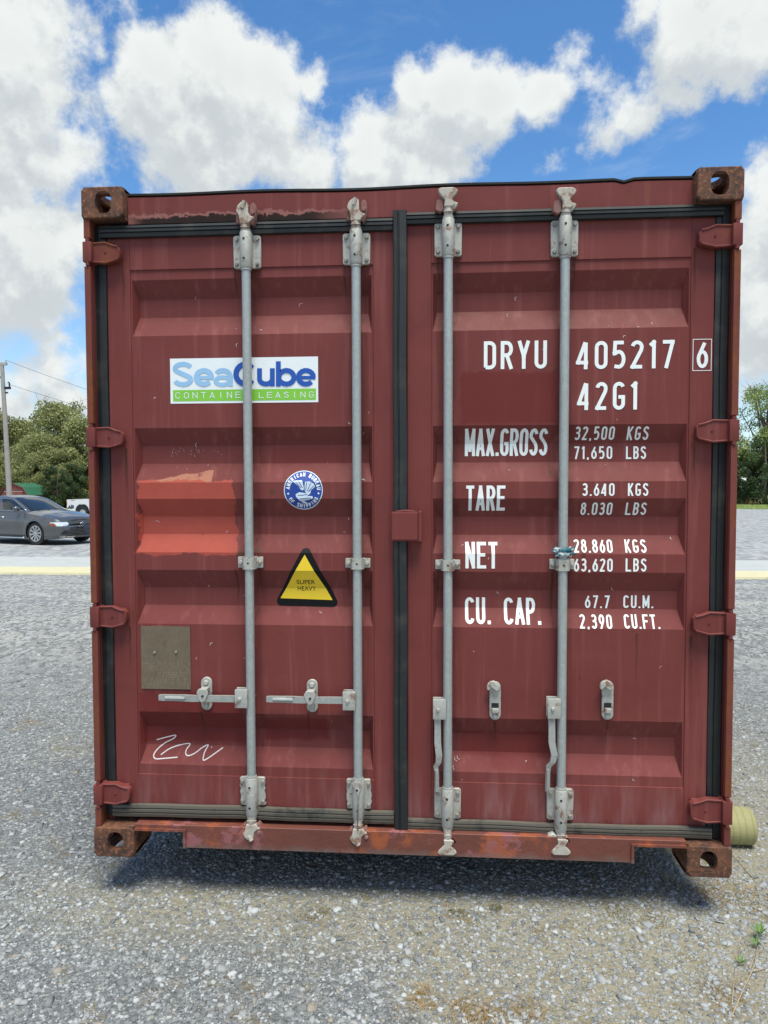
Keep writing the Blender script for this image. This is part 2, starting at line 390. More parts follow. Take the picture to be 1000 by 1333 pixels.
def galv_fn(a, b, rust=0.3):
    def fn(T, p):
        n = T.noise(T.co, 55, 5, .65); v = T.vor(T.v('MULTIPLY', T.co, (1, 1, .6)), 120, out=1)
        c = T.mix(n, (*a, 1), (*b, 1))
        c = T.mix(T.m('MULTIPLY', T.sep(v)[0], 0.25), c, tuple(x*0.62 for x in a)+(1,))
        c = T.mix(T.m('MULTIPLY', T.ss(T.noise(T.v('MULTIPLY', T.co, (20, 20, 3)), 1, 5, .6), .5, .75), .4), c, (0.42, 0.44, 0.44, 1))
        if rust:
            c = T.mix(T.m('MULTIPLY', T.ss(T.noise(T.v('ADD', T.co, (2, 7, 1)), 24, 6, .7), .70-rust*.2, .78-rust*.15), .8), c, (0.20, 0.085, 0.045, 1))
        setc(T, p, c); T.l.new(T.bump(n, .25, .002), p.inputs['Normal'])
    return fn
M['galv'] = mat('galvanised_tube', galv_fn((0.33, 0.36, 0.35), (0.47, 0.50, 0.485), .25), Roughness=0.5, Metallic=0.35)
M['bracket'] = mat('zinc_casting', galv_fn((0.36, 0.36, 0.325), (0.54, 0.53, 0.48), .85), Roughness=0.62, Metallic=0.2)
M['keeper'] = mat('rusty_keeper', galv_fn((0.20, 0.07, 0.06), (0.26, 0.13, 0.11), .8), Roughness=0.75)
M['cam'] = mat('rusting_cam', galv_fn((0.40, 0.36, 0.30), (0.55, 0.50, 0.43), 1.0), Roughness=0.7)
M['handle'] = mat('worn_zinc_handle', galv_fn((0.33, 0.345, 0.33), (0.49, 0.50, 0.47), .6), Roughness=0.5, Metallic=0.4)
M['bolt'] = mat('weathered_bolt', galv_fn((0.24, 0.22, 0.20), (0.34, 0.32, 0.29), .5), Roughness=0.6, Metallic=0.3)
def rub(name, dirt):
    def fn(T, p):
        n = T.noise(T.v('MULTIPLY', T.co, (3, 3, 3)), 2, 5, .6)
        c = T.mix(n, (0.006, 0.008, 0.009, 1), (0.017, 0.020, 0.022, 1))
        c = T.mix(T.m('MULTIPLY', T.ss(T.noise(T.co, 9, 6, .65), .5-dirt*.3, .75-dirt*.3), .25+dirt*.6), c, (0.13, 0.115, 0.09, 1))
        setc(T, p, c)
    return mat(name, fn, Roughness=0.55)
M['rubber'] = rub('black_rubber', 0.05); M['rubber_dirty'] = rub('dusty_rubber', 0.85)
M['black'] = simple('black_void', (0.012, 0.012, 0.012), 0.8)
M['white_paint'] = simple('white_marking', (0.84, 0.88, 0.87), 0.45, var=0.05, scale=30)
M['chalk'] = simple('white_chalk', (0.62, 0.56, 0.55), 0.9, var=0.2, scale=90)

# ------------------------------------------------------------------ the shipping container
W, H, L = 2.438, 2.591, 12.192
X0, X1 = -W/2, W/2
box_root = empty('shipping_container', (0, 0, GAP))
tag(box_root, 'maroon shipping container seen end-on with closed doors, raised on round timbers', 'shipping container')

def oval(cx, cy, a, b, n=24, p=2.6):
    out = []
    for k in range(n):
        t = 2*math.pi*(k+.5)/n; c, s_ = math.cos(t), math.sin(t)
        out.append((cx + a*math.copysign(abs(c)**(2/p), c), cy + b*math.copysign(abs(s_)**(2/p), s_)))
    return out
def rrect(x0, x1, y0, y1, r, n=24):
    """rounded rectangle sampled at the same angles as oval() so the two can be bridged"""
    cx, cy, a, b = (x0+x1)/2, (y0+y1)/2, (x1-x0)/2, (y1-y0)/2; out = []
    for k in range(n):
        t = 2*math.pi*(k+.5)/n; c, s_ = math.cos(t), math.sin(t)
        m = max(abs(c)/a, abs(s_)/b); x, y = c/m, s_/m
        # pull the corners in
        dx, dy = abs(x)-(a-r), abs(y)-(b-r)
        if dx > 0 and dy > 0:
            l = math.hypot(dx, dy)
            if l > r: x = math.copysign(a-r+dx*r/l, x); y = math.copysign(b-r+dy*r/l, y)
        out.append((cx+x, cy+y))
    return out
def plate_hole(mb, outer, inner, fn, d0, d1):
    n = len(outer); vs = []
    for d in (d0, d1):
        vs += [fn(a, b, d) for a, b in outer] + [fn(a, b, d) for a, b in inner]
    fs = []
    for k in range(n):
        j = (k+1) % n
        fs += [(k, j, n+j, n+k), (2*n+k, 3*n+k, 3*n+j, 2*n+j), (k, 2*n+k, 2*n+j, j), (n+k, n+j, 3*n+j, 3*n+k)]
    mb.add(vs, fs)
def casting(side, top, rear=False):
    w, dp, h, t = 0.162, 0.178, 0.118, 0.026
    xs = X0 if side < 0 else X1 - w
    z0 = H - h if top else 0.0
    mb = MB(); r = 0.016
    def Y(d): return d if not rear else L - d
    nn = 32
    fr_o = rrect(xs, xs+w, z0, z0+h, r, nn)
    fr_h = oval(xs + w/2 + (0.006 if side < 0 else -0.004), z0 + h/2, 0.032, 0.041, nn)
    # a slightly rounded front edge
    inn = rrect(xs+.004, xs+w-.004, z0+.004, z0+h-.004, r-.004, nn)
    plate_hole(mb, inn, fr_h, lambda a, b, d: (a, Y(d), b), 0.0, t)
    vs = [(a, Y(0), b) for a, b in inn] + [(a, Y(.004), b) for a, b in fr_o] + [(a, Y(dp), b) for a, b in fr_o]
    inner_side = 1 if side < 0 else -1
    fs = []
    for k in range(nn):
        j = (k+1) % nn
        fs.append((k, j, nn+j, nn+k))
        # shell walls: top/bottom/outer faces get apertures of their own, so skip those mid faces
        ax = (fr_o[k][0]+fr_o[j][0])/2; az = (fr_o[k][1]+fr_o[j][1])/2
        on_outer = (ax < xs+.002) if side < 0 else (ax > xs+w-.002)
        on_cap = (az > z0+h-.002) if top else (az < z0+.002)
        if not (on_outer or on_cap): fs.append((nn+k, nn+j, 2*nn+j, 2*nn+k))
    mb.add(vs, fs)
    zc = z0 + h/2; yc = dp/2
    xo = xs if side < 0 else xs+w; sx = 1 if side < 0 else -1
    plate_hole(mb, rrect(.004, dp, z0+.001, z0+h-.001, .002, nn), oval(yc, zc, .040, .032, nn), lambda a, b, d: (xo+sx*d, Y(a), b), 0.0, t)
    zo = z0+h if top else z0; sz = -1 if top else 1
    plate_hole(mb, rrect(xs+.001, xs+w-.001, .004, dp, .002, nn), oval(xs+w/2, yc, .032, .056, nn), lambda a, b, d: (a, Y(b), zo+sz*d), 0.0, t)
    xi0, xi1 = (xs+w-t, xs+w-.001) if side < 0 else (xs+.001, xs+t)
    mb.box(xi0, xi1, Y(.02), Y(dp), z0+.003, z0+h-.003)
    mb.box(xs+.003, xs+w-.003, Y(dp-.02), Y(dp+.001), z0+.003, z0+h-.003)
    zi0, zi1 = (z0+.002, z0+t) if top else (z0+h-t, z0+h-.002)
    mb.box(xs+.003, xs+w-.003, Y(.02), Y(dp), zi0, zi1)
    return mb.done('corner_casting', M['rust'], box_root)
for sd_, nm in ((-1, 'left'), (1, 'right')):
    for tp, nt in ((True, 'top'), (False, 'bottom')):
        casting(sd_, tp)['label'] = f'rusty {nt} {nm} corner casting with oval hole'
        casting(sd_, tp, True)

# posts with their hinge lugs
HX = 0.118
hinge_rows = {-1: [(316, 344), (556, 583), (788, 816), (1018, 1045)], 1: [(293, 323), (546, 576), (796, 826), (1039, 1070)]}
def hz_rows(side):
    px = 135 if side < 0 else 935
    return [(face(px, b, .03)[1], face(px, a, .03)[1]) for a, b in hinge_rows[side]]
for side in (-1, 1):
    s = -side                        # towards the middle
    xo = X0 if side < 0 else X1
    rows = hz_rows(side)
    mb = MB(); mb.cur = 0
    # outer front flange, broken at the hinges, with slightly ragged ends
    zs = [HX] + [z for r in rows[::-1] for z in (r[0]-.012, r[1]+.012)] + [H-HX]
    for a, b in zip(zs[::2], zs[1::2]):
        if b - a > 0.005: mb.box(xo + s*.004, xo + s*.028, .008, .030, a, b, .003)
    mb.cur = 1
    mb.box(xo + s*.003, xo + s*.012, .030, .15, HX, H-HX)      # outer web
    mb.box(xo + s*.026, xo + s*.055, .075, .085, HX, H-HX)     # recessed return
    mb.box(xo + s*.012, xo + s*.025, .031, .084, HX, H-HX)
    mb.box(xo + s*.050, xo + s*.16, .110, .122, HX, H-HX)
    mb.done('corner_post', [M['post'], M['inner']], box_root)
    # lugs of the hinges belong to the post
    for (a, b) in rows:
        lg = MB()
        lg.box(xo + s*.001, xo + s*.036, .002, .070, a+.002, b-.002, .004)
        lg.tube([(xo+s*.018, .010, a-.010), (xo+s*.018, .010, b+.010)], .008, 12)
        lg.done('hinge_lug', M['hinge'], box_root, smooth=True, angle=35)

# header
hb = MB()
zt = H - 0.022; zb_ = face(500, 282, .055)[1]
xa, xb_ = X0+.1625, X1-.1625
N_ = 60
hb_v = []; hb_f = []
def dent(x):                         # the knocked place near the right end of the top edge
    xd = face(815, 230, .03)[0]
    return -0.010*math.exp(-((x-xd)/.02)**2) - 0.003*math.exp(-((x+.2)/.3)**2) + 0.002*math.sin(x*9)
for i in range(N_+1):
    x = xa + (xb_-xa)*i/N_
    z1 = zt + dent(x)
    hb_v += [(x, .050, zb_-.004), (x, .048, z1-.006), (x, .054, z1), (x, .16, z1+.002), (x, .16, zb_-.004)]
for i in range(N_):
    for k in range(5):
        a, b = i*5+k, i*5+(k+1) % 5
        hb_f.append((a, a+5, b+5, b))
hb.add(hb_v, hb_f)
hb.done('door_header', M['header'], box_root)
# thin roof edge that shows dark over the header
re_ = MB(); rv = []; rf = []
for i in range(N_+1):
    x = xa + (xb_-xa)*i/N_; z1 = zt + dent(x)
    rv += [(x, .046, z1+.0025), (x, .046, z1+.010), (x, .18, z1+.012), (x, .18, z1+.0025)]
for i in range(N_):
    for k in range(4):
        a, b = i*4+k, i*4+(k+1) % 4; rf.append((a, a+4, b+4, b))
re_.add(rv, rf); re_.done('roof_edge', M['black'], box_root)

# sill: plate with the two stepped-up ends
xl0, _ = face(181, 1090, .015); xl1, zlow = face(243, 1105, .015); xr1, _ = face(880, 1090, .015); xr0, zlr = face(821, 1121, .015)
ztop = face(750, 1089, .02)[1]; zstep = face(215, 1083, .015)[1]; zst2 = face(850, 1101, .015)[1]
zlow = (zlow + zlr)/2; zstep = (zstep + zst2)/2
sl = MB()
sl.prism([(X0+.1625, ztop), (X0+.1625, zstep), (xl1-.001, zstep), (xl1-.001, zlow), (xr0+.001, zlow), (xr0+.001, zstep), (X1-.1625, zstep), (X1-.1625, ztop)], .012, .030, .002)
sl.box(X0+.1635, X1-.1635, .0305, .14, ztop-.024, ztop-.002)
sl.box(xl1-.010, xl1, .004, .0118, zlow+.002, zstep+.002)
sl.box(xr0, xr0+.010, .004, .0118, zlow+.002, zstep+.002)
sl.box(X0+.164, xl1, .004, .0118, zstep+.003, zstep+.012)
sl.box(xr0, X1-.164, .004, .0118, zstep+.003, zstep+.012)
sl.done('door_sill', M['sill'], box_root)
ZTOP, ZLOW = ztop, zlow

# bottom rails, cross members, floor, side walls, roof, far end
br = MB()
for s_ in (-1, 1):
    xx = X0 if s_ < 0 else X1
    br.box(xx - s_*.004, xx - s_*.012, .179, L-.179, .05, .165); br.box(xx - s_*.0125, xx - s_*.055, .179, L-.179, .05, .058)
br.done('bottom_rail', M['inner'], box_root)
cm = MB(); y = .32
while y < L-.3: cm.box(X0+.06, X1-.06, y, y+.045, .03, .148); y += .30
cm.done('cross_member', M['inner'], box_root)
fl = MB(); fl.box(X0+.014, X1-.014, .15, L-.1, .149, .177); fl.done('floor_deck', M['black'], box_root)
for s_ in (-1, 1):
    sw = MB(); xx = X0 if s_ < 0 else X1; vs = []; fs = []; y = .18; i = 0; prof = []
    while y < L-.2:
        for dy, dx in ((0, .006), (.07, .006), (.138, .042), (.208, .042)): prof.append((y+dy, dx))
        y += .276
    for (yy, dx) in prof: vs += [(xx - s_*dx, yy, .166), (xx - s_*dx, yy, H-.07)]
    for i in range(len(prof)-1): fs.append((2*i, 2*i+2, 2*i+3, 2*i+1))
    sw.add(vs, fs); sw.box(xx - s_*.002, xx - s_*.06, .179, L-.179, H-.075, H-.012)
    sw.done('side_wall', M['paint'], box_root)
rfm = MB(); vs = []; fs = []; prof = []; y = .2
while y < L-.2:
    for dy, dz in ((0, -.02), (.09, -.02), (.105, -.034), (.195, -.034)): prof.append((y+dy, dz))
    y += .21
for (yy, dz) in prof: vs += [(X0+.055, yy, H+dz), (X1-.055, yy, H+dz)]
for i in range(len(prof)-1): fs.append((2*i, 2*i+1, 2*i+3, 2*i+2))
rfm.add(vs, fs); rfm.done('roof_panel', M['paint'], box_root)
ew = MB(); ew.box(X0+.02, X1-.02, L-.09, L-.04, .12, H-.05); ew.done('end_wall', M['paint'], box_root)

# ---- doors
Rz = []      # recesses: z of top-outer, top-inner, low-inner, low-outer, read off the right door
for a, b, c, d in ((350, 377.6, 402, 426.5), (552, 576.6, 601, 626.4), (648.6, 672.5, 696.6, 721.5), (745.5, 769, 793, 819), (939, 958.8, 983, 1010.5)):
    Rz.append((face(830, a, D_PN)[1], face(830, b, D_IN)[1], face(830, c, D_IN)[1], face(830, d, D_PN)[1]))
hs = np.array(Rz); 
def depth_at(z):
    for t, ti, bi, b in Rz:
        if z < t and z > b:
            if z > ti: return D_PN + (D_IN-D_PN)*(t-z)/(t-ti)
            if z > bi: return D_IN
            return D_PN + (D_IN-D_PN)*(z-b)/(bi-b)
    return D_PN
ZBREAK = sorted(z for r in Rz for z in r)
PZ1 = face(830, 336.5, D_PN)[1]; PZ0 = face(830, 1023.5, D_PN)[1]
zd_top = face(700, 287, D_FR)[1]; zd_bot = face(700, 1073, D_FR)[1]
def dx_(px_top, px_bot): return (face(px_top, 340, D_FR)[0] + face(px_bot, 1020, D_FR)[0]) / 2
LP = (dx_(168.5, 181), dx_(486, 487.5)); RP = (dx_(561.8, 561.5), dx_(900.5, 889.8))
LD = (dx_(139.5, 151.5), dx_(514.5, 515)); RD = (dx_(530, 531), dx_(931, 919.5))

def panel(mb, x0, x1):
    e = 0.015
    rows = [(PZ0-.004, 0)]
    for t, ti, bi, b in sorted(Rz, key=lambda r: r[0]): rows += [(b, 0), (bi, 1), (ti, 1), (t, 0)]
    rows.append((PZ1+.004, 0))
    xs = [x0-.004, x0+.006, x0+.006+e, x1-.006-e, x1-.006, x1+.004]; vs = []
    for z, k in rows:
        for i, x in enumerate(xs): vs.append((x, D_IN if (k and i in (2, 3)) else D_PN, z))
    n = len(xs); fs = []
    for j in range(len(rows)-1):
        for i in range(n-1): fs.append((j*n+i, j*n+i+1, (j+1)*n+i+1, (j+1)*n+i))
    # corners of each recess fold as triangles already (quads split); keep planar-safe
    tri = []
    for f in fs:
        ys = {round(vs[i][1], 5) for i in f}
        if len(ys) > 1:
            a, b, c, d = f
            cnt = [i for i in f if vs[i][1] > D_PN+.001]
            if len(cnt) == 1:
                k = f.index(cnt[0]); g = f[k:]+f[:k]; tri += [(g[0], g[1], g[2]), (g[0], g[2], g[3])]; continue
        tri.append(f)
    mb.add(vs, tri)
def door(x0, x1, p, m, label, ztop_, zbot_):
    mb = MB(); panel(mb, *p)
    bk = .108
    mb.box(x0, p[0], D_FR, bk, zbot_, ztop_, .0035); mb.box(p[1], x1, D_FR, bk, zbot_, ztop_, .0035)
    mb.box(p[0], p[1], D_FR, bk-.002, PZ1, ztop_, .0015); mb.box(p[0], p[1], D_FR, bk-.002, zbot_, PZ0, .0015)
    mb.box(p[0]+.01, p[1]-.01, bk+.004, bk+.03, zbot_+.02, ztop_-.02)
    o = mb.done('door', m, box_root); o['label'] = label
    return o
zlb = face(350, 1054, D_FR)[1]; zlt = face(350, 301, D_FR)[1]
zrb = face(750, 1075, D_FR)[1]; zrt = face(750, 287, D_FR)[1]
door_l = door(*LD, LP, M['door_l'], 'left door with the stickers and bright red repair patch', zlt, zlb)
door_r = door(*RD, RP, M['door_r'], 'right door with white painted weights and numbers', zrt, zrb)
# lower seam of dried sealant over the bottom frames
def seam(x0, x1, z, parent):
    mb = MB(); pts = []; x = x0
    while x < x1:
        pts.append((x, D_FR-.001, z + random.uniform(-.0028, .0028) + .002*math.sin(x*17))); x += .018
    mb.tube(pts, [random.uniform(.0018, .0045) for _ in pts], 6); return mb.done('sealant_bead', M['rubber_seam'], parent, smooth=True)
M['rubber_seam'] = simple('dried_sealant', (0.26, 0.23, 0.19), 0.85, var=.4, scale=30)
seam(LD[0]+.02, LD[1]-.02, zlb+.004, door_l); seam(RD[0]+.02, RD[1]-.02, zrb+.004, door_r)

# ---- gaskets: ribbed rubber strips
def strip_h(x0, x1, z0, z1, dpt, mt, parent, wav=0.0):
    mb = MB(); nseg = 40; vs = []; fs = []
    prof = [(0, .012), (.06, 0), (.30, -.003), (.34, .003), (.40, .003), (.44, -.003), (.62, -.003), (.66, .003), (.71, .003), (.75, -.002), (.94, 0), (1, .012)]
    for i in range(nseg+1):
        x = x0+(x1-x0)*i/nseg; wv = wav*(math.sin(x*7)+.6*math.sin(x*19+1))
        for t, o in prof: vs.append((x, dpt+o, z0+(z1-z0)*t+wv))
    n = len(prof)
    for i in range(nseg):
        for k in range(n-1): fs.append((i*n+k, (i+1)*n+k, (i+1)*n+k+1, i*n+k+1))
    mb.add(vs, fs); return mb.done('gasket', mt, parent)
def strip_v(xb0, xt0, xb1, xt1, z0, z1, dpt, mt, parent):
    mb = MB(); nseg = 30; vs = []; fs = []
    prof = [(0, .014), (.05, 0), (.32, -.003), (.36, .002), (.42, .002), (.46, -.003), (.94, -.002), (1, .014)]
    for i in range(nseg+1):
        t = i/nseg; z = z0+(z1-z0)*t; a = xb0+(xt0-xb0)*t; b = xb1+(xt1-xb1)*t; wv = .0012*math.sin(z*9)
        for q, o in prof: vs.append((a+(b-a)*q+wv, dpt+o, z))
    n = len(prof)
    for i in range(nseg):
        for k in range(n-1): fs.append((i*n+k, i*n+k+1, (i+1)*n+k+1, (i+1)*n+k))
    mb.add(vs, fs); return mb.done('gasket', mt, parent)
DG = 0.040
cx0, cx1 = (face(512.5, 680, DG)[0], face(530.5, 680, DG)[0])
z_a, z_b = face(350, 304, DG)[1], face(350, 287, DG)[1]
strip_h(X0+.05, cx0-.001, z_a, z_b, DG+.002, M['rubber'], door_l)
z_c, z_d = face(750, 286, DG)[1], face(750, 269.5, DG)[1]
strip_h(cx0+.002, X1-.055, z_c, z_d, DG, M['rubber'], door_r)
z_e, z_f = face(350, 1069, DG)[1], face(350, 1052, DG)[1]
strip_h(X0+.06, cx0-.001, z_e, z_f, DG+.002, M['rubber_dirty'], door_l, .0015)
z_g, z_h = face(750, 1088, DG)[1], face(750, 1073, DG)[1]
strip_h(cx0+.002, X1-.06, z_g, z_h, DG, M['rubber_dirty'], door_r, .0015)
strip_v(cx0, cx0, cx1, cx1, z_g-.002, z_d+.004, DG-.010, M['rubber'], door_r)
xg0 = face(126, 680, DG)[0]; xg1 = face(152, 680, DG)[0]
xgl = (face(125.5, 450, .056)[0]+face(132.5, 1000, .056)[0])/2; xgr = (face(948.5, 480, .056)[0]+face(938.5, 956, .056)[0])/2
strip_v(xgl, xgl, LD[0]+.001, LD[0]+.001, z_e, z_b, DG+.016, M['rubber'], door_l)
strip_v(RD[1]-.001, RD[1]-.001, xgr, xgr, z_g, z_d, DG+.016, M['rubber'], door_r)

# ---- hinges: tapered blade from the post lug to the door frame
for side, rows in ((-1, hz_rows(-1)), (1, hz_rows(1))):
    s = -side; xo = X0 if side < 0 else X1
    tipx = face(164 if side < 0 else 903, 560, .05)[0]
    for (a, b) in rows:
        mb = MB(); h = b-a; m_ = (a+b)/2; L_ = abs(tipx-xo)
        def poly(g): return [(xo+s*.034, a+.004-g), (xo+s*.034, b-.004+g), (xo+s*(L_*.60), b-.002+g), (xo+s*(L_*.80), b-.013+g), (tipx-s*.007, b-.018+g), (tipx+s*g, b-.026+g), (tipx+s*g, a+.022-g), (tipx-s*.008, a+.013-g), (xo+s*(L_*.80), a+.007-g), (xo+s*(L_*.60), a-g)]
        mb.prism(poly(0), .020, .050, .002)
        P_ = poly(-.002)[1:] + [poly(-.002)[0]]
        for q0 in (P_[:4], P_[6:]):
            mb.tube([(x, .020, z) for x, z in q0], .0042, 6)
        mb.box(xo+s*.036, tipx-s*.010, .045, .0595, a+.010, b-.014, .002)
        mb.tube([(tipx - s*.055, .017, m_-.001), (tipx - s*.055, .021, m_)], .004, 8)
        mb.done('hinge', M['hinge'], door_l if side < 0 else door_r, smooth=True, angle=35)

# ---- centre lug that locks the right door over the left
a0, b0 = face(509.5, 704, .03); a1, b1 = face(549, 666, .03)
mb = MB(); mb.box(a0+.001, a1-.0125, .012, .028, b0, b1, .004); mb.box(a1-.012, a1+.001, .009, .060, b0-.002, b1+.002, .003)
mb.box(a0+.004, a1-.016, .0095, .0115, b0+.006, b1-.006, .001)
mb.tube([(a0+.02, .020, b1+.001), (a0+.055, .018, b1+.003), (a0+.09, .021, b1+.001)], [.003, .005, .003], 6)
mb.done('overlap_lug', M['paint'], door_r)['label'] = 'square maroon steel lug over the middle seal'

# ---- locking rods
DR = 0.030; RR = 0.0172
rods = [ # x(top px,y) x(bot px,y); top cam end y; top bracket y0,y1; guide y0,y1; bottom bracket; cam bottom
    dict(t=(319.5, 340), b=(328.5, 1010), cam=(263, 292), tb=(303, 347), g=(725, 741), bb=(1015, 1052), body=1062, cb=(1072, 1093), keep=1, hub=(897, 921, -1)),
    dict(t=(463, 340), b=(467, 1010), cam=(259, 288), tb=(300, 342), g=(727, 741), bb=(1018, 1057), body=1066, cb=(1078, 1099), keep=1, hub=(900, 924, -1)),
    dict(t=(584, 330), b=(582.5, 1020), cam=(245, 270), tb=(286, 331), g=(729, 743), bb=(1030, 1070), body=1077, cb=(1092, 1112), keep=0, hub=(910, 936, -1)),
    dict(t=(735.5, 330), b=(731, 1020), cam=(245, 272), tb=(283, 331), g=(728, 743), bb=(1031, 1072), body=1082, cb=(1091, 1112), keep=0, hub=(909, 935, -1)),
]
RN = ['leftmost', 'second from left', 'third from left', 'rightmost']
def bolts(mb, pts, y, r=.0075):
    for x, z in pts: mb.tube([(x, y+.002, z), (x, y-.004, z), (x, y-.0065, z)], [r, r, r*.75], 8)
rod_x = []
for i, rd in enumerate(rods):
    x = (face(*rd['t'], DR)[0] + face(*rd['b'], DR)[0]) / 2; rod_x.append(x)
    Z = lambda py, d=DR, i=i: face(rd['t'][0], py, d)[1]
    ztb0, ztb1 = Z(rd['tb'][1], .02), Z(rd['tb'][0], .02); zbb0, zbb1 = Z(rd['bb'][1], .02), Z(rd['bb'][0], .02)
    zc_top = Z(rd['cam'][0], .015); zc_t0 = Z(rd['cam'][1], .015)
    zc_bot = Z(rd['cb'][1], .015); zc_b1 = Z(rd['cb'][0], .015); zbody = Z(rd['body'], .02)
    rod = MB(); n_ = 14
    pts = [(x, DR, zbody+.02 + (ztb1-zbody)*k/n_) for k in range(n_+1)]
    rod.tube(pts, RR, 20)
    ro = rod.done('lock_rod', M['galv'], box_root, smooth=True, angle=50); ro['label'] = f'{RN[i]} galvanised locking rod of the doors'
    hw = (face(rd['t'][0]+18, 320, .03)[0] - face(rd['t'][0]-18, 320, .03)[0]) / 2
    # top bracket: flanged plate with a half sleeve
    def bracket(z0, z1, zbody0, zbody1, worn):
        mb = MB(); w = hw; n = 10 if worn else 2; poly = []
        for k in range(n+1): poly.append((x+w - (random.uniform(0, .008) if worn else 0), z0+.006+(z1-z0-.012)*k/n))
        for k in range(n+1): poly.append((x-w + (random.uniform(0, .008) if worn else 0), z1-.006-(z1-z0-.012)*k/n))
        mb.prism([(x+w-.008, z0)] + poly[:n+1] + [(x+w-.008, z1), (x-w+.008, z1)] + poly[n+1:] + [(x-w+.008, z0)], .046, .0595, .002)
        s_ = .023
        mb.tube([(x, DR, zbody0), (x, DR, zbody0+.004), (x, DR, zbody1-.004), (x, DR, zbody1)], [s_-.002, s_, s_, s_-.002], 20)
        mb.box(x-s_, x+s_, .028, .0475, zbody0+.003, zbody1-.003, .002)
        mb.tube([(x, DR, zbody0-.008), (x, DR, zbody0)], .020, 20)
        mb.tube([(x, DR, zbody1), (x, DR, zbody1+.008)], .020, 20)
        o = mb.done('rod_bracket', M['bracket'], ro, smooth=True, angle=40)
        bb = MB(); q = w-.013
        for pt_ in [(x-q, z0+.017), (x+q, z0+.017), (x-q, z1-.017), (x+q, z1-.017)]:
            b1_ = MB(); bolts(b1_, [pt_], .044); b1_.done('bolt', M['bolt'], ro, smooth=True, angle=40)
        for zz in (zbody0+(zbody1-zbody0)*.24, zbody0+(zbody1-zbody0)*.78): bb.tube([(x-.003, DR-s_-.0008, zz), (x-.003, DR-s_+.002, zz)], .0044, 10)
        bb.done('grease_holes', M['black'], ro)
    bracket(ztb0, ztb1, ztb0-.004, ztb1+.006, False)
    bracket(zbb0, zbb1, zbody, zbb1+.006, i < 2)
    # cams: stepped neck then a hooked head
    def cam_piece(zn, zh0, zh1, up):
        mb = MB(); k = 1 if up else -1
        mb.tube([(x, DR-.002, zn), (x, DR-.004, zn+k*.006), (x, DR-.004, zn+(zh0-zn)*.55), (x, DR-.006, zn+(zh0-zn)*.6), (x, DR-.008, zh0+k*.004)], [.0195, .0165, .0165, .020, .0155], 16)
        hh = zh1 - zh0
        s2 = .035
        if rd['keep'] == 0:
            poly = [(x-.016, zh0), (x-.013, zh0+hh*.35), (x-.034, zh0+hh*.72), (x-s2-.004, zh1-hh*.1), (x-.028, zh1), (x+.022, zh1), (x+s2, zh1-hh*.14), (x+.030, zh1-hh*.30), (x+.012, zh0+hh*.42), (x+.026, zh0+hh*.12), (x+.015, zh0)]
            mb.prism(poly, .004, .030, .003)
            mb.prism([(x+.006, zh0-hh*.1), (x+.010, zh0+hh*.38), (x+s2+.002, zh0+hh*.22), (x+s2-.004, zh0+hh*.05), (x+.02, zh0-hh*.12)], .012, .036, .003)
        else:
            poly = [(x-.018, zh0), (x-.022, zh0+hh*.4), (x-.032, zh0+hh*.6), (x-.024, zh0+hh*.85), (x-.010, zh1), (x+.012, zh1-hh*.02), (x+.014, zh0+hh*.5), (x+.030, zh0+hh*.2), (x+.018, zh0)]
            mb.prism(poly, .006, .034, .003)
            mb.tube([(x+.010, .012, zh0+hh*.35), (x+.034, .014, zh0+hh*.25)], .006, 8)
            mb.tube([(x-.006, .008, zh0+hh*.7), (x+.002, .006, zh1+.001)], .008, 8)
        mb.done('locking_cam', M['cam'], ro, smooth=True, angle=35)
        kp = MB()
        kp.prism([(x+.014, zh0+hh*.1), (x+.022, zh0+hh*.9), (x+.036, zh1-hh*.02), (x+.044, zh0+hh*.75), (x+.040, zh0+hh*.2), (x+.030, zh0-hh*.05)] if rd['keep'] else
                 [(x-.016, zh0-hh*.1), (x-.020, zh0+hh*.5), (x-.042, zh0+hh*.42), (x-.050, zh0-hh*.1), (x-.030, zh0-hh*.25)], .014, .045, .003)
        k2 = MB(); k2.prism([(x-.034, zh0+hh*.1), (x-.034, zh0+hh*.5), (x-.022, zh0+hh*.55), (x-.020, zh0+hh*.05)], .018, .045, .002)
        k2.done('cam_keeper', M['keeper'] if up or rd['keep'] else M['bracket'], ro)
        if rd['keep']: bolts(kp, [(x+.032, zh0+hh*.5)], .012, .008)
        kp.done('cam_keeper', M['keeper'] if up or rd['keep'] else M['bracket'], ro, smooth=True, angle=35)
    cam_piece(ztb1+.012, zc_t0, zc_top, True)
    cam_piece(zbody-.006, zc_b1, zc_bot, False)
    # mid guide
    g0, g1 = Z(rd['g'][1], .02), Z(rd['g'][0], .02)
    mb = MB(); mb.box(x-hw*.93, x-.020, .046, .060, g0+.002, g1-.002, .004); mb.box(x+.020, x+hw*.93, .046, .060, g0+.002, g1-.002, .004)
    pr_ = [(x-.026, .052), (x-.0245, .020), (x-.017, .0095), (x+.017, .0095), (x+.0245, .020), (x+.026, .052)]
    vs = []
    for zz in (g0, g1):
        for a, b in pr_: vs.append((a, b, zz))
        for a, b in pr_[::-1]: vs.append((x+(a-x)*.78, b+.004, zz))
    n = 12; fs = [(k, (k+1) % n, n+(k+1) % n, n+k) for k in range(n)]
    for k in range(5): fs += [(k, 11-k, 10-k, k+1), (n+k, n+k+1, n+10-k, n+11-k)]
    mb.add(vs, fs)
    bolts(mb, [(x-hw*.7, (g0+g1)/2), (x+hw*.7, (g0+g1)/2)], .044)
    mb.cur = 1; mb.tube([(x, .0088, (g0+g1)/2), (x, .012, (g0+g1)/2)], .0038, 10)
    mb.done('rod_guide', [M['bracket'], M['black']], ro, smooth=True, angle=35)
    # handle hub
    h0, h1 = Z(rd['hub'][1], .015), Z(rd['hub'][0], .015)
    hubw = .047
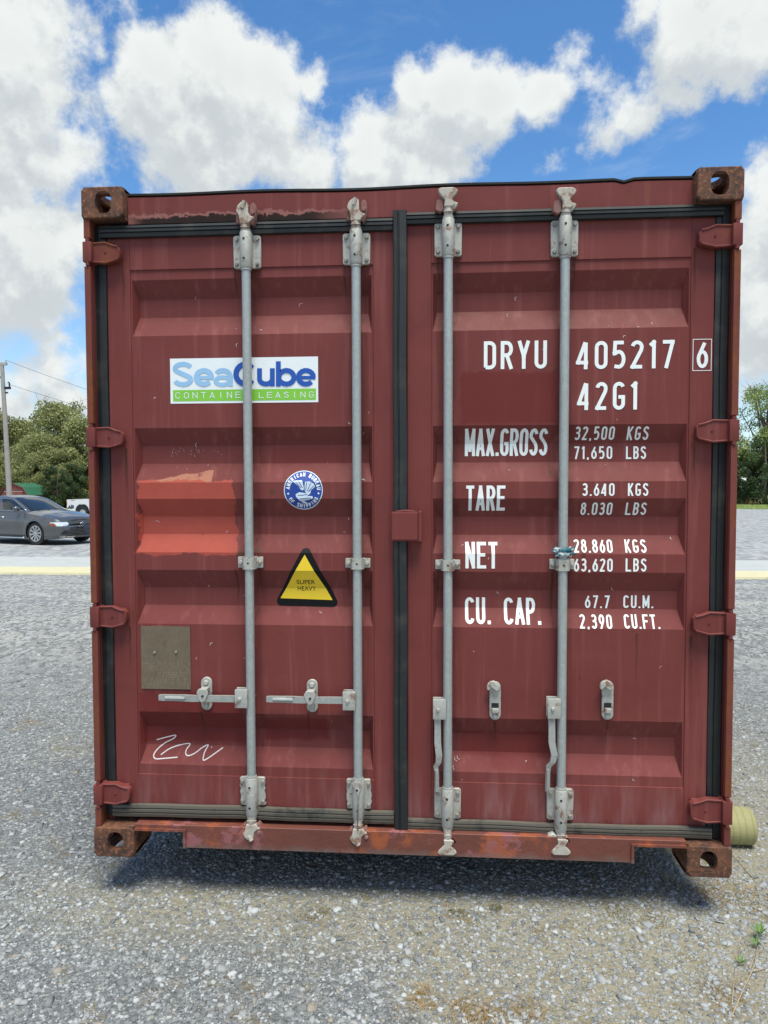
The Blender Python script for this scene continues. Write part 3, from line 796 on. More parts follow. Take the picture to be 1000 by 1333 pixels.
    mb = MB(); mb.box(x-RR-hubw+.008, x-RR+.010, .004, .014, h0, h1, .003); mb.box(x-RR-hubw+.008, x-RR+.006, .034, .042, h0, h1, .002)
    mb.box(x-RR-.004, x-RR+.012, .0145, .0335, h0+.002, h1-.002, .002)
    bolts(mb, [(x-RR-.020, (h0+h1)/2)], .003, .007)
    mb.done('handle_hub', M['bracket'], ro, smooth=True, angle=35)
    # handle
    hd = MB()
    if i < 2:
        yl = (face(207 if i == 0 else 347, 910, .02)[0]); zm = face(260 if i == 0 else 400, 909 if i == 0 else 911, .02)[1]
        xr = x-RR-.012; Lh = xr-yl
        def bar(x0, x1, z0, z1, t0, t1, y0, y1):   # tapered flat bar segment
            hd.add([(x0, y0-.006, z0-t0), (x1, y1-.006, z1-t1), (x1, y1-.006, z1+t1), (x0, y0-.006, z0+t0), (x0, y0+.006, z0-t0), (x1, y1+.006, z1-t1), (x1, y1+.006, z1+t1), (x0, y0+.006, z0+t0)],
                   [(0,1,2,3), (4,7,6,5), (0,4,5,1), (1,5,6,2), (2,6,7,3), (3,7,4,0)])
        P = [(0, 0, .013), (.06, 0, .0145), (.20, 0, .0145), (.30, .002, .0155), (.42, .012, .0155), (.55, .012, .0125), (.65, .004, .015), (.80, 0, .0155), (1, 0, .0155)]
        for (a, o, t), (b, o2, t2) in zip(P, P[1:]):
            bar(yl+Lh*(1-(1-a)), yl+Lh*b, zm+o*.2, zm+o2*.2, t*.80, t2*.80, .022-o, .022-o2)
        hd.tube([(yl+Lh*.08, .0175, zm), (yl+Lh*.32, .0165, zm)], .008, 8)
    else:
        xh = x-RR-.022; z1 = h0+.006
        z_end = face(rd['t'][0], 1031, .02)[1]; Lh = z1-z_end
        P = [(0, 0, .0125, .022), (.15, .001, .012, .020), (.34, .001, .0125, .016), (.50, .006 if i == 2 else .010, .012, .012), (.60, .004, .010, .014), (.66, -.006 if i == 2 else -.010, .009, .018), (.74, -.002 if i == 2 else -.012, .008, .022), (1, -.002 if i == 2 else -.013, .0085, .024)]
        for (a, o, t, yy), (b, o2, t2, y2) in zip(P, P[1:]):
            za, zb2 = z1-Lh*a, z1-Lh*b; xa_, xb2 = xh+o, xh+o2
            hd.add([(xa_-t, yy-.006, za), (xa_+t, yy-.006, za), (xb2+t2, y2-.006, zb2), (xb2-t2, y2-.006, zb2), (xa_-t, yy+.006, za), (xa_+t, yy+.006, za), (xb2+t2, y2+.006, zb2), (xb2-t2, y2+.006, zb2)],
                   [(0,3,2,1), (4,5,6,7), (0,1,5,4), (1,2,6,5), (2,3,7,6), (3,0,4,7)])
        hd.tube([(xh+P[-2][1]-.001, .014, z1-Lh*.70), (xh+P[-1][1]-.001, .016, z1-Lh*.99)], .0055, 8)
        hd.tube([(xh+P[-2][1]-.001, .030, z1-Lh*.70), (xh+P[-1][1]-.001, .032, z1-Lh*.99)], .0055, 8)
    o = hd.done('door_handle', M['handle'], ro, smooth=True, angle=40)

# handle catches (plates riveted to the doors)
def catch(px, py0, py1, parent, latched):
    x, z1 = face(px, py0, .045); z0 = face(px, py1, .045)[1]; w = .0215
    mb = MB(); outl = []
    for k in range(9): a = math.pi*k/8; outl.append((x+w*math.cos(a), z1-w+w*math.sin(a)))
    for k in range(9): a = math.pi+math.pi*k/8; outl.append((x+w*math.cos(a), z0+w+w*math.sin(a)))
    mb.prism(outl, .050, .062, .002)
    rv_ = [(x, z1-.020), (x, z0+.018)]
    bolts(mb, rv_, .047, .010)
    if latched:
        zm = (z0+z1)/2
        hook = [(x-.024, zm+.018), (x-.016, zm+.032), (x+.014, zm+.034), (x+.022, zm+.014), (x+.010, zm-.016), (x-.004, zm-.022), (x-.018, zm-.008)]
        mb.prism(hook, .001, .010, .002); mb.box(x-.014, x+.014, .0105, .049, zm+.016, zm+.030, .002); mb.box(x-.014, x+.012, .030, .049, zm-.040, zm-.016, .002)
        mb.cur = 1; mb.tube([(x-.001, -.0004, zm+.006), (x+.001, .004, zm+.004)], .0052, 10)
    else:
        mb.prism([(x-.034, z1-.022), (x-.030, z1-.004), (x-.020, z1+.004), (x-.004, z1+.008), (x, z1-.002), (x+.016, z1-.010), (x+.018, z1-.024), (x+.004, z1-.032), (x-.014, z1-.018), (x-.028, z1-.030)], .030, .046, .002)
        mb.box(x-.012, x+.012, .034, .049, z0+.030, z0+.048, .002)
        mb.cur = 1; mb.box(x-.014, x+.013, .0475, .0515, z0+.049, z0+.066, .0)
    mb.done('handle_catch', [M['bracket'], M['black']], parent, smooth=True, angle=35)
catch(268, 882, 925, door_l, True); catch(406, 885, 928, door_l, True)
catch(645, 888, 938, door_r, False); catch(792, 887, 938, door_r, False)

# ------------------------------------------------------------------ lettering
def arc(cx, cy, rx, ry, a0, a1, n=8):
    return [(cx + rx*math.cos(R(a0+(a1-a0)*k/n)), cy + ry*math.sin(R(a0+(a1-a0)*k/n))) for k in range(n+1)]
S_ = 0.065       # half stroke
def glyph(c, w):
    """centre lines inside a box w wide, 1 high"""
    a, b = S_, w-S_; t, lo = 1-S_, S_; m = w/2; r = (b-a)/2; k = r*1.05
    if c == 'D': return [[(a, lo), (a, t), (m, t)] + arc(b-k, t-k, k, k, 90, 0) + arc(b-k, lo+k, k, k, 0, -90) + [(m, lo), (a, lo)]]
    if c == 'R': return [[(a, 0), (a, t), (m, t)] + arc(m, t-.22, r, .22, 90, -90) + [(a, t-.44)], [(m, t-.44), (b+.01, 0)]]
    if c == 'Y': return [[(a-.01, 1), (m, .45), (b+.01, 1)], [(m, .48), (m, 0)]]
    if c == 'U': return [[(a, 1)] + arc(m, lo+k, r, k, 180, 360, 12) + [(b, 1)]]
    if c == '0' or c == 'O': return [arc(m, t-k, r, k, 0, 180, 12) + arc(m, lo+k, r, k, 180, 360, 12) + [(b, t-k)]]
    if c == '4': return [[(b+.01, .24), (a-.03, .24), (b-.09, t+.03)], [(b-.07, t+.02), (b-.07, 0)]]
    if c == '5': return [[(b, t), (a+.02, t), (a, .55)] + arc(m-.01, .34, r+.01, .27, 120, -90, 14) + [(a, lo+.03)]]
    if c == '2': return [arc(m, t-k, r, k, 170, -10, 12) + [(b-.02, t-k-.12), (a, lo), (b+.02, lo)]]
    if c == '1': return [[(a-.02, t-.14), (m, t-.02), (m, 0)]] if w > .3 else [[(a-.02, t-.12), (b-.02, t), (b-.02, 0)]]
    if c == '7': return [[(a-.02, t), (b, t), (m-.06, 0)]]
    if c == '6': return [[(b-.07, t+.02), (a+.02, .48)] + arc(m, .34, r, .275, 165, -195, 22)]
    if c == '9': return [[(a+.07, -.0), (b-.02, .52)] + arc(m, .66, r, .275, -15, 345, 22)]
    if c == '3': return [arc(m-.01, .73, r, .205, 150, -75, 10) + [(m-.03, .53)] + arc(m-.01, .31, r+.01, .245, 80, -150, 12)]
    if c == '8': return [arc(m, .745, r-.015, .19, 0, 360, 20), arc(m, .31, r, .245, 0, 360, 20)]
    if c == 'G': return [arc(m, t-k, r, k, 20, 180, 10) + arc(m, lo+k, r, k, 180, 360, 12) + [(b, .46), (m-.02, .46)]]
    if c == 'C': return [arc(m, t-k, r, k, 10, 180, 10) + arc(m, lo+k, r, k, 180, 350, 12)]
    if c == 'M': return [[(a, 0), (a, t), (m, .22), (b, t), (b, 0)]]
    if c == 'A': return [[(a-.02, 0), (m, t), (b+.02, 0)], [(a+.07, .28), (b-.07, .28)]]
    if c == 'X': return [[(a-.01, 1), (b+.01, 0)], [(b+.01, 1), (a-.01, 0)]]
    if c == 'S': return [arc(m, .745, r, .19, 15, 200, 12) + arc(m, .29, r, .225, 70, -165, 14)]
    if c == 'T': return [[(0, t), (w, t)], [(m, t), (m, 0)]]
    if c == 'E': return [[(w, t), (a, t), (a, lo), (w, lo)], [(a, .52), (w-.05, .52)]]
    if c == 'F': return [[(w, t), (a, t), (a, 0)], [(a, .52), (w-.05, .52)]]
    if c == 'N': return [[(a, 0), (a, t), (b, lo), (b, 1)]]
    if c == 'P': return [[(a, 0), (a, t), (m, t)] + arc(m, t-.24, r, .24, 90, -90) + [(a, t-.48)]]
    if c == 'K': return [[(a, 0), (a, 1)], [(b+.01, 1), (a, .42)], [(a+.09, .52), (b+.02, 0)]]
    if c == 'B': return [[(m, .53)] + arc(m, .73, r-.01, .205, -90, 90, 8) + [(a, t), (a, lo), (m, lo)] + arc(m, .30, r, .235, -90, 90, 8) + [(a, .53)]]
    if c == 'L': return [[(a, 1), (a, lo), (w, lo)]]
    if c == 'I': return [[(m, 0), (m, 1)]]
    if c == 'V': return [[(a-.02, 1), (m, .03), (b+.02, 1)]]
    if c == 'H': return [[(a, 0), (a, 1)], [(b, 0), (b, 1)], [(a, .5), (b, .5)]]
    if c == '.': return [[(m, 0), (m, .13)]]
    if c == ',': return [[(m, .13), (m-.02, -.06)]]
    return []
GW = {'1': .26, '.': .15, ',': .17, 'M': .54, ' ': .46, 'I': .14}
def stroke_polys(line, h):
    """mitred ribbon quads round a polyline; sharp turns become two butted strokes"""
    P = [Vector((x, y)) for x, y in line]; runs = [[P[0]]]
    for k in range(1, len(P)):
        runs[-1].append(P[k])
        if k < len(P)-1 and (P[k]-P[k-1]).length > 1e-6 and (P[k+1]-P[k]).length > 1e-6 and (P[k]-P[k-1]).angle(P[k+1]-P[k]) > R(58): runs.append([P[k]])
    if len(runs) > 1:
        out = []
        for i, r_ in enumerate(runs):
            if len(r_) < 2: continue
            if i > 0: r_[0] = r_[0] - (r_[1]-r_[0]).normalized()*h*.98
            if i < len(runs)-1: r_[-1] = r_[-1] + (r_[-1]-r_[-2]).normalized()*h*.98
            out += stroke_polys([tuple(q) for q in r_], h)
        return out
    P = [Vector((x, y)) for x, y in line]; Q = [P[0]]
    for p in P[1:]:
        if (p-Q[-1]).length > 1e-4: Q.append(p)
    P = Q; closed = (P[0]-P[-1]).length < 1e-3 and len(P) > 4
    if closed: P = P[:-1]
    n = len(P); Lf, Rt = [], []
    for i in range(n):
        if closed: a, b = P[i-1], P[(i+1) % n]
        else: a, b = P[max(i-1, 0)], P[min(i+1, n-1)]
        d1 = (P[i]-a).normalized() if (P[i]-a).length > 1e-6 else (b-P[i]).normalized()
        d2 = (b-P[i]).normalized() if (b-P[i]).length > 1e-6 else d1
        n1 = Vector((-d1.y, d1.x)); n2 = Vector((-d2.y, d2.x)); m = n1+n2
        m = n1 if m.length < .3 else m.normalized()
        k = min(1/max(m.dot(n1), .45), 1.9)
        Lf.append(P[i]+m*h*k); Rt.append(P[i]-m*h*k)
    out = []
    for i in range(n if closed else n-1):
        j = (i+1) % n; out.append([Lf[i], Rt[i], Rt[j], Lf[j]])
    return out
def clip(poly, z, above):
    out = []; n = len(poly)
    for k in range(n):
        a, b = poly[k], poly[(k+1) % n]; ia = (a[1] >= z) == above or abs(a[1]-z) < 1e-9; ib = (b[1] >= z) == above or abs(b[1]-z) < 1e-9
        if ia: out.append(a)
        if ia != ib and abs(b[1]-a[1]) > 1e-9:
            t = (z-a[1])/(b[1]-a[1]); out.append((a[0]+(b[0]-a[0])*t, z))
    return out
def conform(polys, name, mt, parent, lift=0.0012):
    """polys in door (x, z); cut at the folds of the panel and laid on it, each a hair in front of the last so crossing strokes never coincide"""
    mb = MB(); eps = 1e-6
    for i, pl in enumerate(polys):
        pl = [(p[0], p[1]) for p in pl]
        if len(pl) < 3: continue
        if sum(pl[k-1][0]*pl[k][1]-pl[k][0]*pl[k-1][1] for k in range(len(pl))) < 0: pl = pl[::-1]
        l = lift + (i % 14)*2e-5 if len(polys) > 1 else lift
        zmin, zmax = min(p[1] for p in pl), max(p[1] for p in pl)
        cuts = [zmin-1] + [z for z in ZBREAK if zmin < z < zmax] + [zmax+1]
        for za, zb in zip(cuts, cuts[1:]):
            q = clip(clip(pl, za, True), zb, False)
            if len(q) < 3: continue
            ar = sum(q[k-1][0]*q[k][1]-q[k][0]*q[k-1][1] for k in range(len(q)))
            if abs(ar) < 1e-10: continue
            mb.add([(x, depth_at(min(max(z, zmin+eps), zmax-eps))-l, z) for x, z in q], [tuple(range(len(q)))])
    return mb.done(name, mt, parent)
LIFTK = [0]
def text(s, px0, px1, py_top, py_bot, parent=None, stroke=None, gap=.17, mt=None, slope=0.0):
    global S_
    pm, pmm = (px0+px1)/2, (py_top+py_bot)/2
    d = D_PN
    for _ in range(4): z = face(pm, pmm, d)[1]; d = depth_at(z)
    xa, _z = face(px0, pmm, d); xb, _z2 = face(px1, pmm, d)
    z1 = face(pm, py_top, d)[1]; z0 = face(pm, py_bot, d)[1]; hgt = z1-z0
    tot = sum(GW.get(c, .44) for c in s) + gap*(len(s)-1)
    sc = (xb-xa)/tot                      # metres per unit across; height uses hgt
    hs_ = (stroke or .065)
    polys = []; u = 0; LK = .0011
    for ci, c in enumerate(s):
        w = GW.get(c, .44); S_ = hs_
        for line in glyph(c, w):
            # strokes keep one width: work in metres
            pts = [(xa+(u+p[0])*sc, z0+p[1]*hgt) for p in line]
            for q in stroke_polys(pts, hs_*hgt): polys.append([(v.x, v.y) for v in q])
        u += w+gap
    return conform(polys, 'lettering', mt or M['white_paint'], parent or door_r, LK)
text('DRYU', 630, 712, 443.8, 480.3); text('405217', 751, 878, 443.5, 480); 
text('42G1', 752.5, 830, 497.3, 533.5, gap=.20)
text('6', 906.5, 921, 445, 479.5)
text('MAX.GROSS', 606, 712, 558.5, 593.5, gap=.13, stroke=.058)
text('TARE', 607, 658, 632, 665, gap=.13, stroke=.062)
text('NET', 606.5, 648, 706, 740, gap=.13, stroke=.062)
text('CU. CAP.', 606, 703.5, 778, 811, gap=.14, stroke=.062)
for s, a, b, c, d in (('32,500', 748.5, 800, 555.5, 572.5), ('71,650', 747, 797, 581, 597.5), ('3.640', 758, 800, 629, 645.5), ('8.030', 756, 797, 654, 670.5),
                      ('28.860', 747, 797, 702.5, 719), ('63,620', 747, 797.5, 727, 744), ('67.7', 761.5, 793.5, 775, 791.5), ('2,390', 754.5, 796.5, 800.5, 817.5)):
    text(s, a, b, c, d, stroke=.068)
for s, a, b, c, d in (('KGS', 816.5, 844.5, 555.5, 572.5), ('LBS', 815, 841, 581, 597.5), ('KGS', 817.5, 844, 629, 645.5), ('LBS', 814.5, 841.5, 654, 670.5),
                      ('KGS', 813.5, 841, 702.5, 719), ('LBS', 814.5, 841.5, 727, 744), ('CU.M.', 811.5, 850.5, 775, 791.5), ('CU.FT.', 812.5, 858.5, 800.5, 817.5)):
    text(s, a, b, c, d, stroke=.068)
# the thin box round the check digit
def ring_rect(px0, px1, py0, py1, t):
    xa, z1 = face(px0, py0, D_FR); xb, z0 = face(px1, py1, D_FR)
    return [[(xa, z0), (xb, z0), (xb, z0+t), (xa, z0+t)], [(xa, z1-t), (xb, z1-t), (xb, z1), (xa, z1)], [(xa, z0+t), (xa+t, z0+t), (xa+t, z1-t), (xa, z1-t)], [(xb-t, z0+t), (xb, z0+t), (xb, z1-t), (xb-t, z1-t)]]
o = conform(ring_rect(902, 926, 441.5, 482.6, .0022), 'check_digit_frame', M['white_paint'], door_r, .0011)
for v in o.data.vertices: v.co.y = min(v.co.y, D_FR-.0012)
for ch in door_r.children:      # the digit itself stands on the frame member
    if ch.name.startswith('lettering') and min(v.co.x for v in ch.data.vertices) > RP[1]-.01:
        for v in ch.data.vertices: v.co.y -= (D_PN-D_FR)

# ---- stickers
def flat(name, col, rough=.4): return simple(name, col, rough, var=.04, scale=20)
M['st_white'] = flat('sticker_white', (0.80, 0.84, 0.85)); M['st_lblue'] = simple('sticker_pale_blue', (0.30, 0.52, 0.76), .4, var=.12, scale=25)
M['st_blue'] = flat('sticker_blue', (0.012, 0.085, 0.40)); M['st_green'] = flat('sticker_green', (0.22, 0.56, 0.045))
M['st_navy'] = flat('seal_blue', (0.012, 0.050, 0.30), .35); M['st_yellow'] = simple('sticker_yellow', (0.86, 0.60, 0.025), .42, var=.08, scale=12)
M['st_black'] = flat('sticker_black', (0.006, 0.006, 0.007), .6); M['st_black'].node_tree.nodes['Principled BSDF'].inputs['Specular IOR Level'].default_value = .2
M['st_silver'] = flat('seal_silver', (0.62, 0.72, 0.80), .4)
def disc_polys(cx, cz, r, n=48, r0=0.0):
    rows = []
    rr = [r0, r] if r0 else [0, r*.5, r]
    for a, b in zip(rr, rr[1:]):
        for k in range(n):
            t0, t1 = 2*math.pi*k/n, 2*math.pi*(k+1)/n
            q = [(cx+b*math.cos(t0), cz+b*math.sin(t0)), (cx+b*math.cos(t1), cz+b*math.sin(t1))]
            q += [(cx+a*math.cos(t1), cz+a*math.sin(t1)), (cx+a*math.cos(t0), cz+a*math.sin(t0))] if a else [(cx, cz)]
            rows.append(q)
    return rows
def bfont(s, mapfn, bold=0.0, spacing=1.0):
    """outline text -> list of triangles in (x, z) through mapfn(u, v) with u 0..1 across, v 0..1 cap height"""
    cu = bpy.data.curves.new('txt', 'FONT'); cu.body = s; cu.size = 1; cu.offset = bold; cu.space_character = spacing; cu.resolution_u = 4
    ob = bpy.data.objects.new('txt', cu); COL.objects.link(ob)
    dg = bpy.context.evaluated_depsgraph_get(); me = bpy.data.meshes.new_from_object(ob.evaluated_get(dg))
    vs = [v.co.copy() for v in me.vertices]; x0 = min(v.x for v in vs); x1 = max(v.x for v in vs); y0 = min(v.y for v in vs); y1 = max(v.y for v in vs)
    out = [[mapfn((vs[i].x-x0)/(x1-x0), (vs[i].y-y0)/(y1-y0)) for i in p.vertices] for p in me.polygons]
    bpy.data.objects.remove(ob); bpy.data.curves.remove(cu); bpy.data.meshes.remove(me)
    return out
def rmap(px0, px1, py0, py1, d=D_PN):
    xa, z1 = face(px0, py0, d); xb, z0 = face(px1, py1, d)
    return lambda u, v: (xa+(xb-xa)*u, z0+(z1-z0)*v)
def rectp(px0, px1, py0, py1, d=D_PN):
    f = rmap(px0, px1, py0, py1, d); return [[f(0, 0), f(1, 0), f(1, 1), f(0, 1)]]
def tilt(polys, cx, cz, ang):
    c, s = math.cos(ang), math.sin(ang); return [[(cx+(x-cx)*c-(z-cz)*s, cz+(x-cx)*s+(z-cz)*c) for x, z in p] for p in polys]
st = conform(rectp(221.5, 414.5, 467, 523.5), 'sticker', M['st_white'], door_l, .0010); st['label'] = 'white leasing company sticker with blue and green print'
conform(rectp(225.5, 411.5, 508, 520.5), 'sticker_band', M['st_green'], door_l, .0016)
def fat(c, px0, px1, py_top, py_bot, xh, mt, lift):
    """one heavy rounded letter; strokes in photo marks, y up from the baseline"""
    k = 3.15; w = px1-px0; h = py_bot-py_top; r = w/2; cx = px0+r; L = []
    def A(cx, cy, rx, ry, a0, a1, n=16): return arc(cx, cy, rx, ry, a0, a1, n)
    if c == 'e': L = [A(cx, xh/2, r-k, xh/2-k, 0, 318), [(px0+k, xh*.48), (px1-.6, xh*.48)]]; hk = [k, k*.72]
    elif c == 'a': L = [A(cx-.6, xh/2, r-k, xh/2-k, 0, 360)[:-1] + [(px1-k-.6, xh/2)], [(px1-k, xh-.3), (px1-k, .2)]]; L = [A(cx-1, xh*.30, r-k-.6, xh*.30-k+.9, 0, 350), A(cx-.6, xh*.55, r-k-.4, xh*.45-k, 0, 150), [(px1-k-.5, xh*.62), (px1-k-.5, 0)]]; hk = [k*.82, k, k]
    elif c == 'S': L = [A(cx, h*.735, r-k, h*.265-k+.6, 18, 215) + A(cx, h*.275, r-k, h*.275-k+.4, 52, -165)]; hk = [k*.95]
    elif c == 'C': L = [A(cx+1, h/2, r-k-.4, h/2-k-.3, 38, 322)]; hk = [k*1.12]
    elif c == 'u': L = [[(px0+k, xh), (px0+k, xh*.42)] + A(cx, xh*.42, r-k, xh*.42-k, 180, 360), [(px1-k, xh), (px1-k, 0)]]; hk = [k, k]
    elif c == 'b': L = [[(px0+k, h), (px0+k, 0)], A(cx+.4, xh/2, r-k-.2, xh/2-k, -180, 180)]; hk = [k, k]
    out = []
    for ln, hw in zip(L, hk):
        pts = [face(x, py_bot-y, D_PN) for x, y in ln]
        for q in stroke_polys(pts, hw*(face(401, 500, D_PN)[0]-face(400, 500, D_PN)[0])): out.append([(v.x, v.y) for v in q])
    conform(out, 'lettering', mt, door_l, lift)
for q_, (c, a, b, t0, xh, mm) in enumerate((('S', 225, 252, 471.5, 24, 0), ('e', 252.5, 279, 479, 24, 0), ('a', 278, 304, 479, 24, 0),
        ('C', 303, 334, 471, 24, 1), ('u', 335, 358, 479.5, 23.5, 1), ('b', 359.5, 386, 470.5, 24, 1), ('e', 385.5, 411.5, 479, 24, 1))):
    fat(c, a, b, t0, 503.2 if c != 'u' else 503, xh, M['st_blue'] if mm else M['st_lblue'], .0020+.0004*(q_ % 2)+.0006*mm)
polys = []
S_ = .05
def thin_word(s, px0, px1, py0, py1, hs, gapk):
    global S_
    d = D_PN; xa, z1 = face(px0, py0, d); xb, z0 = face(px1, py1, d); n = len(s); S_ = hs; out = []
    adv = (xb-xa)/(n-1+.62); w_ = adv*.62
    for k, c in enumerate(s):
        for line in glyph(c, .62 if c != 'I' else .14):
            off = 0 if c != 'I' else .24*w_/.62
            pts = [(xa+adv*k+off+p[0]*w_/.62, z0+p[1]*(z1-z0)) for p in line]
            for q in stroke_polys(pts, hs*(z1-z0)): out.append([(v.x, v.y) for v in q])
    return out
conform(thin_word('CONTAINER', 228.5, 325, 511, 518, .055, 1) + thin_word('LEASING', 337, 409, 510.5, 517.5, .055, 1), 'lettering', M['st_white'], door_l, .0022)

# round classification seal
sx, sz = face(395, 638, D_PN); sr = (face(420.3, 638, D_PN)[0]-face(369.7, 638, D_PN)[0])/2
conform(disc_polys(sx, sz, sr), 'seal_sticker', M['st_silver'], door_l, .0010)['label'] = 'round blue ship classification seal with white bird'
conform(disc_polys(sx, sz, sr*.955), 'seal_field', M['st_navy'], door_l, .0014)
def ring_text(s, a0, a1, r, hgt, top, mt):
    global S_
    polys = []; n = len(s); S_ = .10; w = .60
    for k, c in enumerate(s):
        if c == ' ': continue
        a = R(a0+(a1-a0)*k/(n-1))
        ww = w if c != 'I' else .2
        for line in glyph(c, ww):
            pts = []
            for p in line:
                u = (p[0]-ww/2)*hgt; v = (p[1]-.5)*hgt
                if top: rr = r+v; pts.append((sx + rr*math.cos(a) + u*math.sin(a), sz + rr*math.sin(a) - u*math.cos(a)))
                else: rr = r-v; pts.append((sx + rr*math.cos(a) - u*math.sin(a), sz + rr*math.sin(a) + u*math.cos(a)))
            for q in stroke_polys(pts, .105*hgt): polys.append([(v.x, v.y) for v in q])
    return polys
conform(ring_text('AMERICAN BUREAU', 172, 5, sr*.80, sr*.20, True, 0) + ring_text('OF SHIPPING', 215, 327, sr*.80, sr*.20, False, 0)
        + disc_polys(sx+sr*.80*math.cos(R(193)), sz+sr*.80*math.sin(R(193)), sr*.05, 8) + disc_polys(sx+sr*.80*math.cos(R(-12)), sz+sr*.80*math.sin(R(-12)), sr*.05, 8), 'lettering', M['st_white'], door_l, .0018)
def cr(x, y): return (sx + (x-365)/166*sr, sz - (y-258)/162*sr)
eagle = [[(275, 185), (300, 178), (352, 176), (362, 200), (372, 248), (360, 262), (340, 250), (325, 225), (300, 205)],
         [(380, 190), (420, 188), (455, 205), (466, 230), (440, 250), (415, 272), (392, 280), (378, 265), (376, 225)],
         [(300, 292), (330, 275), (380, 282), (412, 276), (430, 262), (425, 285), (398, 305), (372, 312), (345, 330), (318, 328), (303, 312)],
         [(318, 328), (360, 312), (412, 306), (444, 308), (446, 325), (412, 338), (372, 345), (350, 352), (330, 345)],
         [(345, 352), (372, 348), (396, 362), (392, 370), (362, 366)]]
conform([[cr(*p) for p in e] for e in eagle], 'bird_emblem', M['st_silver'], door_l, .0018)
cuts = []
for ln in ([(300, 190), (345, 240)], [(325, 183), (358, 240)], [(395, 195), (385, 262)], [(430, 200), (398, 268)], [(455, 222), (410, 268)], [(318, 300), (360, 300), (400, 292)], [(335, 330), (380, 325), (430, 322)], [(372, 200), (376, 280)]):
    for q in stroke_polys([cr(*p) for p in ln], sr*.016): cuts.append([(v.x, v.y) for v in q])
conform(cuts, 'emblem_line', M['st_navy'], door_l, .0022)

# warning triangle
def tri(pts, rad, n=6):
    out = []; P = [Vector(p) for p in pts]
    for i in range(3):
        a, b, c = P[i-1], P[i], P[(i+1) % 3]; d1 = (a-b).normalized(); d2 = (c-b).normalized()
        ang = d1.angle(d2); L_ = rad/math.tan(ang/2); p1, p2 = b+d1*L_, b+d2*L_; ctr = b+(d1+d2).normalized()*(rad/math.sin(ang/2))
        for k in range(n+1):
            t = k/n; q = (p1.lerp(p2, t)-ctr).normalized()*rad+ctr; out.append((q.x, q.y))
    return out
T1 = [face(398.5, 706, D_PN), face(354, 790, D_PN), face(442, 792.5, D_PN)]
T2 = [face(396.8, 722, D_PN), face(362.8, 780.5, D_PN), face(431.5, 783, D_PN)]
conform([tri(T1, .019)], 'warning_sticker', M['st_black'], door_l, .0012)['label'] = 'black and yellow triangular weight warning sticker'
conform([[T2[0], T2[1], T2[2]]], 'warning_field', M['st_yellow'], door_l, .0017)
conform(bfont('SUPER', rmap(385, 409, 755.6, 761.8), .006), 'lettering', M['st_black'], door_l, .0022)
conform(bfont('HEAVY', rmap(385.5, 409.5, 764.6, 770.8), .0), 'lettering', M['st_black'], door_l, .0022)

# data plate, chalk initials
def plate_fn(T, p):
    xyz = T.sep(T.co)
    c = T.mix(T.noise(T.co, 18, 6, .65), (0.115, 0.082, 0.050, 1), (0.20, 0.155, 0.105, 1))
    ln = T.m('SINE', T.m('MULTIPLY', xyz[2], 900.0)); wr = T.m('MULTIPLY', T.ss(ln, .2, .8), T.ss(T.noise(T.v('MULTIPLY', T.co, (160, 1, 40)), 1, 3, .6), .45, .6))
    zmid = face(215, 862, D_PN)[1]
    c = T.mix(T.m('MULTIPLY', wr, T.m('MULTIPLY_ADD', T.ss(xyz[2], zmid+.01, zmid-.01), .4, .3)), c, (0.32, 0.27, 0.20, 1))
    c = T.mix(T.m('MULTIPLY', T.ss(T.noise(T.co, 40, 5, .7), .6, .7), .5), c, (0.09, 0.04, 0.025, 1))
    setc(T, p, c)
M['plate'] = mat('weathered_data_plate', plate_fn, Roughness=.6, Metallic=.2)
xa, z1 = face(183.5, 815, D_PN); xb, z0 = face(249, 897.5, D_PN)
mb = MB(); mb.box(xa, xb, D_PN-.004, D_PN-.0005, z0, z1, .001)
o = mb.done('data_plate', M['plate'], door_l); o['label'] = 'weathered brown data plate with illegible text'
mb = MB(); bolts(mb, [face(202, 849, D_PN), face(230, 848.5, D_PN)], D_PN-.004, .005); mb.done('plate_rivets', M['bolt'], door_l)
mb = MB()
def weld(x0, x1, z, amp=.0012):
    pts = []; x = x0
    while x < x1: pts.append((x, D_PN-.0008, z+random.uniform(-amp, amp))); x += .012
    mb.tube(pts, [random.uniform(.0012, .0026) for _ in pts], 5)
weld(xa-.004, xb+.004, z1+.003)
mb.done('plate_weld', M['door_l'], door_l)
def cpx(x, y): return face(x/3.333+90, y/3.333+760, D_PN)
E1 = [(366, 690), (410, 678), (448, 670), (440, 684), (405, 702), (375, 725), (361, 748), (372, 762), (410, 761), (466, 757)]
E2 = [(392, 748), (425, 726), (470, 712), (512, 707), (500, 728), (499, 744), (512, 752), (540, 742), (568, 722), (592, 713), (580, 740), (580, 768), (604, 758), (632, 740), (658, 723)]
polys = []
for e in (E1, E2):
    e2 = []
    for k in range(len(e)-1):
        p0, p1, p2, p3 = e[max(k-1, 0)], e[k], e[k+1], e[min(k+2, len(e)-1)]
        for t in (0, .25, .5, .75): e2.append(tuple(.5*((2*p1[i])+(p2[i]-p0[i])*t+(2*p0[i]-5*p1[i]+4*p2[i]-p3[i])*t*t+(3*p1[i]-p0[i]-3*p2[i]+p3[i])*t**3) for i in (0, 1)))
    pts = [cpx(*p) for p in e2+[e[-1]]]
    for k, q in enumerate(stroke_polys(pts, .0021)): polys.append([(v.x, v.y) for v in q])
conform(polys, 'chalk_initials', M['chalk'], door_l, .0012)
fa = MB()
scr = []
for (px, py, s_) in ((224, 580, .010), (300, 585, .008), (240, 612, .007)):
    pass
